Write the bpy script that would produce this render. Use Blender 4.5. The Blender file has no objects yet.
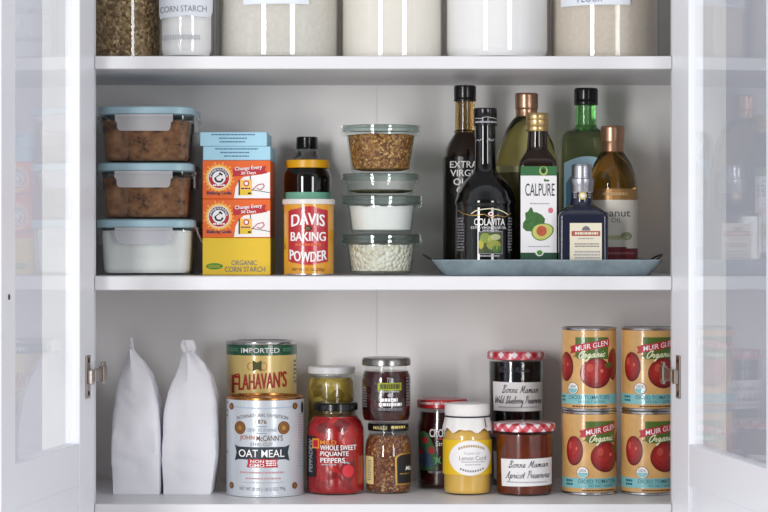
import bpy, bmesh, math, random
from mathutils import Vector, Matrix, noise
random.seed(7)
scene = bpy.context.scene
COL = scene.collection
PI = math.pi

# ---------------------------------------------------------------- camera numbers (metres; cabinet front is the plane y = 0)
F = 2256.0      # focal length in pixels of the 768 wide frame
D = 3.0         # distance from the lens to the cabinet front
HY = 244        # row of the eye level
ZT, ZM, ZB = 0.2500, -0.0430, -0.3460     # tops of the three shelves


def S(y):
    return (D + y) / F


# ---------------------------------------------------------------- materials
def lin(h):
    if isinstance(h, str):
        h = h.lstrip('#')
        c = [int(h[i:i + 2], 16) / 255 for i in (0, 2, 4)]
    else:
        c = [v / 255 for v in h]
    return tuple((v / 12.92 if v <= 0.04045 else ((v + 0.055) / 1.055) ** 2.4) for v in c) + (1.0,)


MATS = {}


def new_mat(name):
    m = bpy.data.materials.new(name)
    m.use_nodes = True
    nt = m.node_tree
    nt.nodes.clear()
    out = nt.nodes.new('ShaderNodeOutputMaterial')
    MATS[name] = m
    return m, nt, out


def pset(b, **kw):
    for k, v in kw.items():
        b.inputs[k.replace('_', ' ')].default_value = v


def mat(name, col, rough=0.5, metal=0.0, coat=0.0, vary=0.04, scale=40.0, bump=0.0, trans=0.0, ior=1.45, sss=0.0):
    """Principled material with a faint noise over its colour."""
    if name in MATS:
        return MATS[name]
    m, nt, out = new_mat(name)
    b = nt.nodes.new('ShaderNodeBsdfPrincipled')
    c = lin(col)
    pset(b, Base_Color=c, Roughness=rough, Metallic=metal, IOR=ior)
    b.inputs['Coat Weight'].default_value = coat
    b.inputs['Coat Roughness'].default_value = 0.05
    b.inputs['Transmission Weight'].default_value = trans
    if sss:
        b.inputs['Subsurface Weight'].default_value = sss
        b.inputs['Subsurface Scale'].default_value = 0.004
    if vary or bump:
        tc = nt.nodes.new('ShaderNodeTexCoord')
        nz = nt.nodes.new('ShaderNodeTexNoise')
        nz.inputs['Scale'].default_value = scale
        nz.inputs['Detail'].default_value = 4
        nt.links.new(tc.outputs['Object'], nz.inputs['Vector'])
        if vary:
            rp = nt.nodes.new('ShaderNodeValToRGB')
            rp.color_ramp.elements[0].position = 0.3
            rp.color_ramp.elements[1].position = 0.7
            rp.color_ramp.elements[0].color = tuple(v * (1 - vary) for v in c[:3]) + (1,)
            rp.color_ramp.elements[1].color = tuple(min(1, v * (1 + vary)) for v in c[:3]) + (1,)
            nt.links.new(nz.outputs['Fac'], rp.inputs['Fac'])
            nt.links.new(rp.outputs['Color'], b.inputs['Base Color'])
        if bump:
            bp = nt.nodes.new('ShaderNodeBump')
            bp.inputs['Strength'].default_value = bump
            bp.inputs['Distance'].default_value = 0.002
            nt.links.new(nz.outputs['Fac'], bp.inputs['Height'])
            nt.links.new(bp.outputs['Normal'], b.inputs['Normal'])
    nt.links.new(b.outputs[0], out.inputs[0])
    return m


def speckle(name, stops, scale=300.0, rough=0.6, bump=0.6, dist=0.002, coat=0.0, kind='voronoi', stretch=(1, 1, 1)):
    """Grains: one random colour of the ramp per cell, bumped."""
    if name in MATS:
        return MATS[name]
    m, nt, out = new_mat(name)
    b = nt.nodes.new('ShaderNodeBsdfPrincipled')
    pset(b, Roughness=rough)
    b.inputs['Coat Weight'].default_value = coat
    tc = nt.nodes.new('ShaderNodeTexCoord')
    mp = nt.nodes.new('ShaderNodeMapping')
    mp.inputs['Scale'].default_value = stretch
    nt.links.new(tc.outputs['Object'], mp.inputs['Vector'])
    if kind == 'voronoi':
        v = nt.nodes.new('ShaderNodeTexVoronoi')
        v.inputs['Scale'].default_value = scale
        sp = nt.nodes.new('ShaderNodeSeparateColor')
        nt.links.new(mp.outputs[0], v.inputs['Vector'])
        nt.links.new(v.outputs['Color'], sp.inputs[0])
        fac, h = sp.outputs[0], v.outputs['Distance']
    else:
        v = nt.nodes.new('ShaderNodeTexNoise')
        v.inputs['Scale'].default_value = scale
        v.inputs['Detail'].default_value = 6
        v.inputs['Roughness'].default_value = 0.65
        nt.links.new(mp.outputs[0], v.inputs['Vector'])
        fac = h = v.outputs['Fac']
    rp = nt.nodes.new('ShaderNodeValToRGB')
    e = rp.color_ramp.elements
    e[0].position, e[0].color = stops[0][0], lin(stops[0][1])
    e[1].position, e[1].color = stops[-1][0], lin(stops[-1][1])
    for p, c in stops[1:-1]:
        n = e.new(p)
        n.color = lin(c)
    nt.links.new(fac, rp.inputs['Fac'])
    nt.links.new(rp.outputs['Color'], b.inputs['Base Color'])
    bp = nt.nodes.new('ShaderNodeBump')
    bp.inputs['Strength'].default_value = bump
    bp.inputs['Distance'].default_value = dist
    bp.invert = kind == 'voronoi'
    nt.links.new(h, bp.inputs['Height'])
    nt.links.new(bp.outputs['Normal'], b.inputs['Normal'])
    nt.links.new(b.outputs[0], out.inputs[0])
    return m


def thin_glass(name, tint=(1, 1, 1), rough=0.01, f0=0.04, dust=0.0, graze=1.0):
    """A thin clear wall: Fresnel reflection over a tinted see-through layer."""
    if name in MATS:
        return MATS[name]
    m, nt, out = new_mat(name)
    N, Lk = nt.nodes.new, nt.links.new
    tr = N('ShaderNodeBsdfTransparent')
    tr.inputs[0].default_value = tuple(tint) + (1,)
    gl = N('ShaderNodeBsdfGlossy')
    gl.inputs['Roughness'].default_value = rough
    lw = N('ShaderNodeLayerWeight')
    lw.inputs['Blend'].default_value = 0.5
    pw = N('ShaderNodeMath'); pw.operation = 'POWER'; pw.inputs[1].default_value = 5
    ma = N('ShaderNodeMath'); ma.operation = 'MULTIPLY_ADD'
    ma.inputs[1].default_value = (1 - f0) * graze
    ma.inputs[2].default_value = f0
    Lk(lw.outputs['Facing'], pw.inputs[0])
    Lk(pw.outputs[0], ma.inputs[0])
    mx = N('ShaderNodeMixShader')
    Lk(ma.outputs[0], mx.inputs[0])
    Lk(tr.outputs[0], mx.inputs[1])
    Lk(gl.outputs[0], mx.inputs[2])
    last = mx
    if dust:
        df = N('ShaderNodeBsdfDiffuse')
        df.inputs[0].default_value = (0.8, 0.8, 0.8, 1)
        m2 = N('ShaderNodeMixShader')
        m2.inputs[0].default_value = dust
        Lk(mx.outputs[0], m2.inputs[1])
        Lk(df.outputs[0], m2.inputs[2])
        last = m2
    Lk(last.outputs[0], out.inputs[0])
    return m


def solid_glass(name, tint, rough=0.02, ior=1.47):
    if name in MATS:
        return MATS[name]
    m, nt, out = new_mat(name)
    b = nt.nodes.new('ShaderNodeBsdfPrincipled')
    pset(b, Base_Color=tuple(tint) + (1,), Roughness=rough, IOR=ior)
    b.inputs['Transmission Weight'].default_value = 1.0
    nt.links.new(b.outputs[0], out.inputs[0])
    return m


def gingham(name):
    """Red and white check of small diamonds round a lid, on the object's own axes."""
    if name in MATS:
        return MATS[name]
    m, nt, out = new_mat(name)
    N, Lk = nt.nodes.new, nt.links.new
    b = N('ShaderNodeBsdfPrincipled')
    pset(b, Roughness=0.3)
    b.inputs['Coat Weight'].default_value = 0.4
    tc = N('ShaderNodeTexCoord')
    sp = N('ShaderNodeSeparateXYZ')
    Lk(tc.outputs['Object'], sp.inputs[0])

    def M(op, a, bb=None, c=None):
        n = N('ShaderNodeMath'); n.operation = op
        for i, v in enumerate((a, bb, c)):
            if v is None:
                continue
            if isinstance(v, (int, float)):
                n.inputs[i].default_value = v
            else:
                Lk(v, n.inputs[i])
        return n.outputs[0]
    ang = M('ARCTAN2', sp.outputs[0], sp.outputs[1])
    t = M('MULTIPLY', ang, 13 / (2 * PI) * 1.0)
    z = M('MULTIPLY', sp.outputs[2], 46.0)
    s1 = M('GREATER_THAN', M('FRACT', M('ADD', t, z)), 0.5)
    s2 = M('GREATER_THAN', M('FRACT', M('SUBTRACT', t, z)), 0.5)
    f = M('MULTIPLY', M('ADD', s1, s2), 0.5)
    rp = N('ShaderNodeValToRGB')
    rp.color_ramp.interpolation = 'CONSTANT'
    e = rp.color_ramp.elements
    e[0].position, e[0].color = 0.0, lin('e6e0e2')
    e[1].position, e[1].color = 0.75, lin('b0101f')
    n = e.new(0.3); n.color = lin('d1596a')
    Lk(f, rp.inputs[0])
    Lk(rp.outputs[0], b.inputs['Base Color'])
    Lk(b.outputs[0], out.inputs[0])
    return m


# ---------------------------------------------------------------- mesh builder
class MB:
    def __init__(s):
        s.bm = bmesh.new()
        s.mats = []

    def mi(s, m):
        if m not in s.mats:
            s.mats.append(m)
        return s.mats.index(m)

    def face(s, vs, m):
        try:
            f = s.bm.faces.new(vs)
            f.material_index = s.mi(m)
            return f
        except ValueError:
            return None

    def box(s, lo, hi, m, bev=0.0, seg=1):
        v = [s.bm.verts.new((x, y, z)) for x in (lo[0], hi[0]) for y in (lo[1], hi[1]) for z in (lo[2], hi[2])]
        idx = [(0, 1, 3, 2), (4, 6, 7, 5), (0, 4, 5, 1), (2, 3, 7, 6), (0, 2, 6, 4), (1, 5, 7, 3)]
        fs = [s.face([v[i] for i in q], m) for q in idx]
        if bev:
            es = list({e for f in fs for e in f.edges})
            bmesh.ops.bevel(s.bm, geom=es, offset=bev, segments=seg, profile=0.5, affect='EDGES', material=-1)
        return s

    def rings(s, rings, m, cap0=True, cap1=True):
        rv = [[s.bm.verts.new(p) for p in r] for r in rings]
        for a, b in zip(rv, rv[1:]):
            n = len(a)
            for i in range(n):
                s.face([a[i], a[(i + 1) % n], b[(i + 1) % n], b[i]], m)
        if cap0:
            s.face(list(reversed(rv[0])), m)
        if cap1:
            s.face(rv[-1], m)
        return s

    def lathe(s, prof, m, seg=56, cap0=True, cap1=True, c=(0, 0)):
        # holding rings near both ends of a long straight wall keep its shading flat
        full = [prof[0]]
        for (r0, z0), (r1, z1) in zip(prof, prof[1:]):
            if abs(z1 - z0) > 0.012 and abs(r1 - r0) < 0.13 * abs(z1 - z0):
                for f in (0.0006 / abs(z1 - z0), 1 - 0.0006 / abs(z1 - z0)):
                    full.append((r0 + (r1 - r0) * f, z0 + (z1 - z0) * f))
            full.append((r1, z1))
        rs = []
        for r, z in full:
            r = max(r, 0.0002)
            rs.append([(c[0] + r * math.cos(2 * PI * i / seg), c[1] + r * math.sin(2 * PI * i / seg), z) for i in range(seg)])
        return s.rings(rs, m, cap0, cap1)

    def screw(s, at, out, m, r=0.0034, seg=14):
        """a flat round head facing along +-y"""
        rs = []
        for rr, h in ((r, 0), (r, 0.0008), (0.001, 0.0012)):
            rs.append([(at[0] + rr * math.cos(2 * PI * i / seg), at[1] + out * h, at[2] + rr * math.sin(2 * PI * i / seg)) for i in range(seg)])
        return s.rings(rs, m)

    def loft(s, secs, m, n=6, cap0=True, cap1=True):
        """secs: (z, hx, hy, corner radius[, cx, cy])"""
        full = [secs[0]]
        for a, b in zip(secs, secs[1:]):
            if abs(b[0] - a[0]) > 0.012 and abs(b[1] - a[1]) < 0.2 * abs(b[0] - a[0]):
                for f in (0.0006 / abs(b[0] - a[0]), 1 - 0.0006 / abs(b[0] - a[0])):
                    full.append(tuple(x + (y - x) * f for x, y in zip(a, b)))
            full.append(b)
        rs = []
        for q in full:
            z, hx, hy, r = q[:4]
            cx, cy = (q[4], q[5]) if len(q) > 4 else (0, 0)
            r = min(r, hx * 0.999, hy * 0.999)
            ring = []
            for k, (sx, sy) in enumerate(((1, 1), (-1, 1), (-1, -1), (1, -1))):
                for j in range(n + 1):
                    a = PI / 2 * (k + j / n)
                    ring.append((cx + sx * (hx - r) + r * math.cos(a), cy + sy * (hy - r) + r * math.sin(a), z))
            rs.append(ring)
        return s.rings(rs, m, cap0, cap1)

    def tube(s, pts, r, m, seg=10):
        pts = [Vector(p) for p in pts]
        rs = []
        up = Vector((0.13, 0.31, 0.94))
        for i, p in enumerate(pts):
            t = (pts[min(i + 1, len(pts) - 1)] - pts[max(i - 1, 0)]).normalized()
            a = t.cross(up)
            if a.length < 1e-4:
                a = t.cross(Vector((1, 0, 0)))
            a.normalize()
            b = t.cross(a)
            rs.append([p + a * (r * math.cos(2 * PI * k / seg)) + b * (r * math.sin(2 * PI * k / seg)) for k in range(seg)])
        return s.rings(rs, m)

    def prism(s, pts, y0, y1, m):
        """polygon in x, z pushed along y"""
        return s.rings([[(x, y0, z) for x, z in pts], [(x, y1, z) for x, z in pts]], m)

    def build(s, name, parent=None, loc=(0, 0, 0), smooth=35):
        bmesh.ops.recalc_face_normals(s.bm, faces=s.bm.faces[:])
        me = bpy.data.meshes.new(name)
        s.bm.to_mesh(me)
        s.bm.free()
        for m in s.mats:
            me.materials.append(m)
        if smooth:
            me.polygons.foreach_set('use_smooth', [True] * len(me.polygons))
            me.set_sharp_from_angle(angle=math.radians(smooth))
        o = bpy.data.objects.new(name, me)
        COL.objects.link(o)
        if parent:
            o.parent = parent
        o.location = loc
        return o


# ---------------------------------------------------------------- things
def thing(name, label, cat, loc, group=None, rz=0.0):
    o = bpy.data.objects.new(name, None)
    COL.objects.link(o)
    o.empty_display_size = 0.02
    o.location = loc
    o.rotation_euler = (0, 0, rz)
    o['label'] = label
    o['category'] = cat
    if group:
        o['group'] = group
    return o


def copy_tree(o, parent=None):
    c = o.copy()
    COL.objects.link(c)
    if parent:
        c.parent = parent
    for ch in list(o.children):
        copy_tree(ch, c)
    return c


class L:
    """A place: centre column px at depth y on a surface of height zb; turns photo measures into local metres."""
    def __init__(s, px, y, zb, ys=None):
        s.px, s.y, s.zb = px, y, zb + 0.0003
        s.s = S(y if ys is None else ys)
        s.loc = ((px - 384) * s.s, y, s.zb)

    def z(s, py):
        return (HY - py) * s.s - s.zb

    def r(s, w):
        return w * s.s

    def lidprof(s, pts):
        """a lid below eye level: its foot is read at the near edge and its top at the far edge"""
        R = max(w for w, _ in pts) * s.s
        r0, r1 = max(p for _, p in pts), min(p for _, p in pts)
        out = []
        for w, p in pts:
            f = (r0 - p) / max(0.01, r0 - r1)
            k = S(s.y + R * (1.9 * f - 0.95))
            out.append((w * s.s, (HY - p) * k - s.zb))
        return out

    def prof(s, pts):
        return [(w * s.s, s.z(py)) for w, py in pts]


# ---------------------------------------------------------------- lettering and printed shapes
_TXT = {}


def text_tris(t, shear=0.0, bold=0.0):
    k = (t, shear, bold)
    if k in _TXT:
        return _TXT[k]
    cu = bpy.data.curves.new('lettering', 'FONT')
    cu.body = t
    cu.shear = shear
    cu.offset = bold
    cu.resolution_u = 3
    ob = bpy.data.objects.new('lettering', cu)
    COL.objects.link(ob)
    dg = bpy.context.evaluated_depsgraph_get()
    me = bpy.data.meshes.new_from_object(ob.evaluated_get(dg))
    vs = [(v.co.x, v.co.y) for v in me.vertices]
    fs = [tuple(p.vertices) for p in me.polygons]
    bpy.data.objects.remove(ob)
    bpy.data.curves.remove(cu)
    bpy.data.meshes.remove(me)
    x0, x1 = min(v[0] for v in vs), max(v[0] for v in vs)
    y0, y1 = min(v[1] for v in vs), max(v[1] for v in vs)
    vs = [((x - x0) / max(1e-6, x1 - x0), (y - y0) / max(1e-6, y1 - y0)) for x, y in vs]
    _TXT[k] = (vs, fs)
    return _TXT[k]


HAND = {
    'a': (1.3, [[(.9, .9), (.5, 1), (.1, .6), (.2, .1), (.6, .1), (.9, .9), (.95, .1), (1.3, .2)]]),
    'b': (1.2, [[(0, .2), (.4, 1.2), (.5, 2), (.3, 1.9), (.2, .2), (.5, 0), (.8, .4), (.7, .9), (1.2, .7)]]),
    'c': (1.0, [[(.8, .85), (.5, 1), (.1, .5), (.4, 0), (1, .3)]]),
    'd': (1.3, [[(.8, .9), (.4, 1), (.1, .5), (.4, 0), (.8, .5), (1, 2), (.9, .2), (1.3, .2)]]),
    'e': (1.0, [[(0, .3), (.6, .6), (.6, 1), (.3, .95), (.15, .4), (.45, 0), (1, .3)]]),
    'g': (1.2, [[(.8, .9), (.3, 1), (.1, .5), (.5, .1), (.8, .9), (.7, -.9), (.3, -.8), (1.2, .2)]]),
    'h': (1.2, [[(0, .3), (.5, 1.8), (.35, 2), (.2, 0), (.35, .8), (.7, .9), (.8, .1), (1.2, .2)]]),
    'i': (.7, [[(0, .3), (.3, 1), (.3, .1), (.7, .2)], [(.36, 1.5), (.42, 1.6)]]),
    'l': (.7, [[(0, .3), (.5, 1.8), (.35, 2), (.25, .2), (.7, .2)]]),
    'm': (1.6, [[(0, .9), (.2, 1), (.2, 0), (.3, .7), (.6, 1), (.65, 0), (.8, .7), (1.1, 1), (1.2, .1), (1.6, .2)]]),
    'n': (1.2, [[(0, .9), (.2, 1), (.2, 0), (.3, .7), (.7, 1), (.8, .1), (1.2, .2)]]),
    'o': (1.1, [[(.6, 1), (.2, .8), (.15, .2), (.5, 0), (.8, .4), (.6, 1), (1.1, .9)]]),
    'p': (1.1, [[(0, .5), (.25, 1), (.15, -1), (.25, .7), (.6, 1), (.8, .5), (.3, .05), (1.1, .2)]]),
    'r': (1.0, [[(0, .4), (.3, 1.1), (.4, .85), (.7, .9), (.6, .1), (1, .2)]]),
    's': (.9, [[(0, .2), (.5, 1), (.65, .4), (.4, 0), (.1, .1), (.9, .2)]]),
    't': (.7, [[(0, .3), (.35, 1.7), (.3, .1), (.7, .2)], [(.05, 1.2), (.65, 1.25)]]),
    'u': (1.2, [[(0, .9), (.1, .2), (.4, 0), (.8, .9), (.85, .1), (1.2, .2)]]),
    'v': (1.0, [[(0, .9), (.3, 0), (.7, 1), (1, .9)]]),
    'y': (1.0, [[(0, .9), (.2, .1), (.7, .9), (.5, -.9), (.1, -.8), (1, .2)]]),
    'A': (1.6, [[(0, 0), (.4, .2), (1, 2), (1.1, .1), (1.5, .2)], [(.4, .8), (1.1, .8)]]),
    'B': (1.5, [[(.3, 0), (.5, 2), (.1, 1.8), (.9, 2.1), (1.1, 1.6), (.5, 1.1), (1.2, .7), (.9, 0), (.1, .1), (1.4, .2)]]),
    'C': (1.4, [[(1.2, 1.8), (.8, 2), (.2, 1), (.7, 0), (1.3, .4)]]),
    'M': (2.0, [[(0, 0), (.3, .2), (.6, 2), (.9, .4), (1.5, 2), (1.5, .1), (1.9, .2)]]),
    'O': (1.5, [[(.7, 2), (.1, 1.2), (.4, 0), (1.1, .3), (1.2, 1.6), (.7, 2), (1.4, 1.8)]]),
    'P': (1.3, [[(.4, 0), (.5, 2), (.1, 1.7), (.9, 2.1), (1.2, 1.5), (.5, 1)]]),
    'W': (1.9, [[(0, 2), (.3, 0), (.9, 1.6), (1.1, 0), (1.8, 2)]]),
}


class Decal:
    """A printed label on a flat face (flat = its local y) or wrapped round a cylinder (R)."""
    def __init__(s, loc, R=None, flat=None, arc=False, a0=0.0, eps=0.00022):
        s.l, s.R, s.flat, s.arc, s.a0, s.eps = loc, R, flat, arc, a0, eps
        s.mb = MB()
        if flat is not None:
            s.ss = loc.s
        else:
            r0 = R(0.02) if callable(R) else R
            s.r0 = r0
            s.ss = S(loc.y - r0)

    def poly(s, pts, m, lay=0):
        vs = [s.mb.bm.verts.new((x - (0 if s.arc else s.l.px), lay, y)) for x, y in pts]
        s.mb.face(vs, m)

    def rect(s, x0, y0, x1, y1, m, lay=0):
        s.poly([(x0, y0), (x1, y0), (x1, y1), (x0, y1)], m, lay)

    def ell(s, cx, cy, rx, ry, m, lay=0, n=28, a0=0.0, a1=2 * PI):
        pts = [(cx + rx * math.cos(a0 + (a1 - a0) * i / n), cy - ry * math.sin(a0 + (a1 - a0) * i / n)) for i in range(n if a1 - a0 > 6.28 else n + 1)]
        s.poly(pts, m, lay)

    def ring(s, cx, cy, rx, ry, t, m, lay=0, n=28, a0=0.0, a1=2 * PI):
        for i in range(n):
            a, b = a0 + (a1 - a0) * i / n, a0 + (a1 - a0) * (i + 1) / n
            s.poly([(cx + rx * math.cos(a), cy - ry * math.sin(a)), (cx + rx * math.cos(b), cy - ry * math.sin(b)),
                    (cx + (rx - t) * math.cos(b), cy - (ry - t) * math.sin(b)), (cx + (rx - t) * math.cos(a), cy - (ry - t) * math.sin(a))], m, lay)

    def line(s, pts, w, m, lay=0):
        for (x0, y0), (x1, y1) in zip(pts, pts[1:]):
            d = math.hypot(x1 - x0, y1 - y0) or 1
            nx, ny = -(y1 - y0) / d * w / 2, (x1 - x0) / d * w / 2
            s.poly([(x0 + nx, y0 + ny), (x1 + nx, y1 + ny), (x1 - nx, y1 - ny), (x0 - nx, y0 - ny)], m, lay)

    def text(s, t, x0, y0, x1, y1, m, lay=1, shear=0.0, bold=0.0, arch=0.0, rise=0.0, vert=False):
        vs, fs = text_tris(t, shear, min(bold, 0.006))
        if bold > 0.009 and 'M' not in t:
            k = bold * abs(y1 - y0) * 0.9
            if vert:
                k = bold * abs(x1 - x0) * 0.9
                for q in (-k, k):
                    s.text(t, x0, y0 + q, x1, y1 + q, m, lay - 0.15 * (1 if q < 0 else 2), shear, 0.0, arch, rise, vert)
            else:
                for q in (-k, k):
                    s.text(t, x0 + q, y0, x1 + q, y1, m, lay - 0.15 * (1 if q < 0 else 2), shear, 0.0, arch, rise, vert)
        out = []
        for u, v in vs:
            if vert:      # reads upward
                out.append((x0 + (x1 - x0) * (1 - v), y1 + (y0 - y1) * u))
            else:
                out.append((x0 + (x1 - x0) * u, y1 + (y0 - y1) * v - arch * (1 - (2 * u - 1) ** 2) - rise * (u - 0.5)))
        o = 0 if s.arc else s.l.px
        bv = [s.mb.bm.verts.new((x - o, lay, y)) for x, y in out]
        for f in fs:
            s.mb.face([bv[i] for i in f], m)

    def script(s, t, x0, y0, x1, y1, m, w=0.8, lay=1, lean=0.5, rise=0.0):
        """joined handwriting: y0 the capitals' top row, y1 the base line"""
        strokes, x = [], 0.0
        for ch in t:
            if ch == ' ':
                x += 0.9
                continue
            adv, parts = HAND[ch]
            for p in parts:
                strokes.append([(x + a + lean * b, b) for a, b in p])
            x += adv
        lo = min(a for p in strokes for a, _ in p)
        hi = max(a for p in strokes for a, _ in p)
        for p in strokes:
            # a smooth pass through the points
            q = []
            for i in range(len(p) - 1):
                p0, p1, p2, p3 = p[max(i - 1, 0)], p[i], p[i + 1], p[min(i + 2, len(p) - 1)]
                for k in range(3):
                    f = k / 3
                    q.append(tuple(0.5 * (2 * b + (c - a) * f + (2 * a - 5 * b + 4 * c - d) * f * f + (3 * b - a - 3 * c + d) * f ** 3) for a, b, c, d in zip(p0, p1, p2, p3)))
            q.append(p[-1])
            s.line([(x0 + (x1 - x0) * (a - lo) / (hi - lo), y1 - (y1 - y0) * b / 2 - rise * ((a - lo) / (hi - lo) - 0.5)) for a, b in q], w, m, lay)

    def fine(s, x0, y0, x1, y1, rows, m, lay=1, fill=0.5, seed=1):
        """rows of print too small to read"""
        rnd = random.Random(seed)
        h = (y1 - y0) / rows
        for i in range(rows):
            x = x0 + rnd.uniform(0, (x1 - x0) * 0.08)
            while x < x1 - 0.5:
                w = min(rnd.uniform(1.2, 3.6), x1 - x)
                s.rect(x, y0 + h * i, x + w, y0 + h * (i + fill), m, lay)
                x += w + 0.5

    def build(s, name, parent):
        bm = s.mb.bm
        if s.flat is None:
            k = s.r0 / s.ss
            for i in range(-26, 27):
                a = i * math.radians(7)
                if s.arc:
                    x = a * k - s.a0
                elif abs(a) < PI / 2:
                    x = math.sin(a) * k
                else:
                    continue
                bmesh.ops.bisect_plane(bm, geom=bm.verts[:] + bm.edges[:] + bm.faces[:], plane_co=(x, 0, 0), plane_no=(1, 0, 0), dist=1e-5)
        for v in bm.verts:
            dx, lay, py = v.co
            e = s.eps * (lay + 1)
            z = (HY - py) * s.ss - s.l.zb
            if s.flat is not None:
                v.co = (dx * s.ss, s.flat - e, z)
            else:
                R = s.R(z) if callable(s.R) else s.R
                th = (dx + s.a0) * s.ss / s.r0 if s.arc else math.asin(max(-0.999, min(0.999, dx * s.ss / s.r0)))
                v.co = ((R + e) * math.sin(th), -(R + e) * math.cos(th), z)
        return s.mb.build(name, parent, smooth=0)


# ---------------------------------------------------------------- shared materials
WHITE = mat('cabinet_white_paint', 'dcdcdf', 0.38, vary=0.012, scale=6)
BACKP = mat('cabinet_back_paint', 'e8e6e5', 0.5, vary=0.02, scale=5)
DOORP = mat('door_white_paint', 'e6e7ee', 0.35, vary=0.012, scale=6)
PANE = thin_glass('window_glass', (0.985, 0.992, 0.992), 0.004, 0.03, graze=0.6)
CLEAR = thin_glass('clear_jar_glass', (0.96, 0.97, 0.965), 0.012, 0.035, graze=0.55)
GREENISH = thin_glass('greenish_jar_glass', (0.93, 0.96, 0.945), 0.012, 0.045, graze=0.8)
THICKG = thin_glass('thick_bottle_glass', (0.84, 0.87, 0.86), 0.01, 0.08)
LIDGLASS = thin_glass('thick_lid_glass', (0.72, 0.80, 0.775), 0.02, 0.09)
NICKEL = mat('brushed_nickel', 'b3aaa2', 0.3, 1.0, vary=0.05)
SILVER = mat('tin_silver', 'd0d0d2', 0.22, 1.0, vary=0.03)
BLACK = mat('black_plastic', '121214', 0.2)
PAPER = mat('white_label_paper', 'e9e7e8', 0.6, vary=0.01)
CREAM = mat('cream_label_paper', 'e7dfc9', 0.6, vary=0.01)
INK = mat('black_ink', '1b1a1e', 0.6, vary=0)
GREYINK = mat('grey_ink', '77757c', 0.6, vary=0)
PALEINK = mat('pale_grey_ink', 'a9a9b0', 0.6, vary=0)
WINK = mat('white_ink', 'f0eeee', 0.5, vary=0)
RED = mat('red_ink', 'b3182d', 0.45, vary=0.02)
GOLD = mat('gold_foil', 'b58e4c', 0.35, 0.6, vary=0.03)
# ================================================================ setting
def struct(name, m, lo, hi):
    mb = MB(); mb.box(lo, hi, m)
    o = mb.build(name, smooth=0)
    o['kind'] = 'structure'
    return o


struct('wall_back', mat('grey_wall_paint', 'c6c7d1', 0.8, vary=0.02, scale=4), (-2.6, 0.335, -1.2), (2.6, 0.45, 1.5))
struct('floor', mat('pale_oak_floor', 'b4afa8', 0.5, vary=0.1, scale=9), (-2.6, -3.6, -1.28), (2.6, 0.45, -1.2))

# ---------------------------------------------------------------- cabinet
cab = thing('pantry_cabinet', 'white painted pantry cabinet with three shelves and two open glass doors', 'cabinet', (0, 0, -1.2))
CZ = 1.2      # the cabinet's own origin is on the floor


def cpart(mb, name, smooth=0):
    return mb.build(name, cab, (0, 0, CZ), smooth=smooth)


HW, IW, OW = 0.3835, 0.437, 0.455
HL = 0.3855      # the opening's left edge
for sx in (-1, 1):
    mb = MB(); a, b = (-OW, -HL) if sx < 0 else (HW, OW)
    mb.box((a, 0, -1.2), (b, 0.02, 0.64), WHITE, 0.0012)
    cpart(mb, 'face_stile')
    mb = MB(); a, b = sorted((sx * (IW + 0.0005), sx * OW))
    mb.box((a, 0.02, -1.2), (b, 0.322, 0.64), WHITE)
    cpart(mb, 'side_panel')
mb = MB(); mb.box((-IW, 0.31, -1.19), (-0.0107, 0.322, 0.64), BACKP); cpart(mb, 'back_panel')
mb = MB(); mb.box((-0.0104, 0.31, -1.19), (IW, 0.322, 0.64), BACKP); cpart(mb, 'back_panel')
for z, t in ((ZT, 0.0172), (ZM, 0.0184), (ZB, 0.0180)):
    mb = MB()
    mb.box((-HL + 0.0004, 0, z - t), (HW - 0.0004, 0.0205, z), WHITE, 0.0012)
    mb.box((-IW + 0.0004, 0.0205, z - t), (IW - 0.0004, 0.3098, z), WHITE)
    cpart(mb, 'shelf')
mb = MB(); mb.box((-HL + 0.0006, 0.001, -1.2), (HW - 0.0006, 0.02, ZB - 0.0185), WHITE, 0.001); cpart(mb, 'kick_panel')
mb = MB(); mb.box((-OW, 0, 0.6405), (OW, 0.322, 0.66), WHITE, 0.0012); cpart(mb, 'top_panel')

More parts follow.
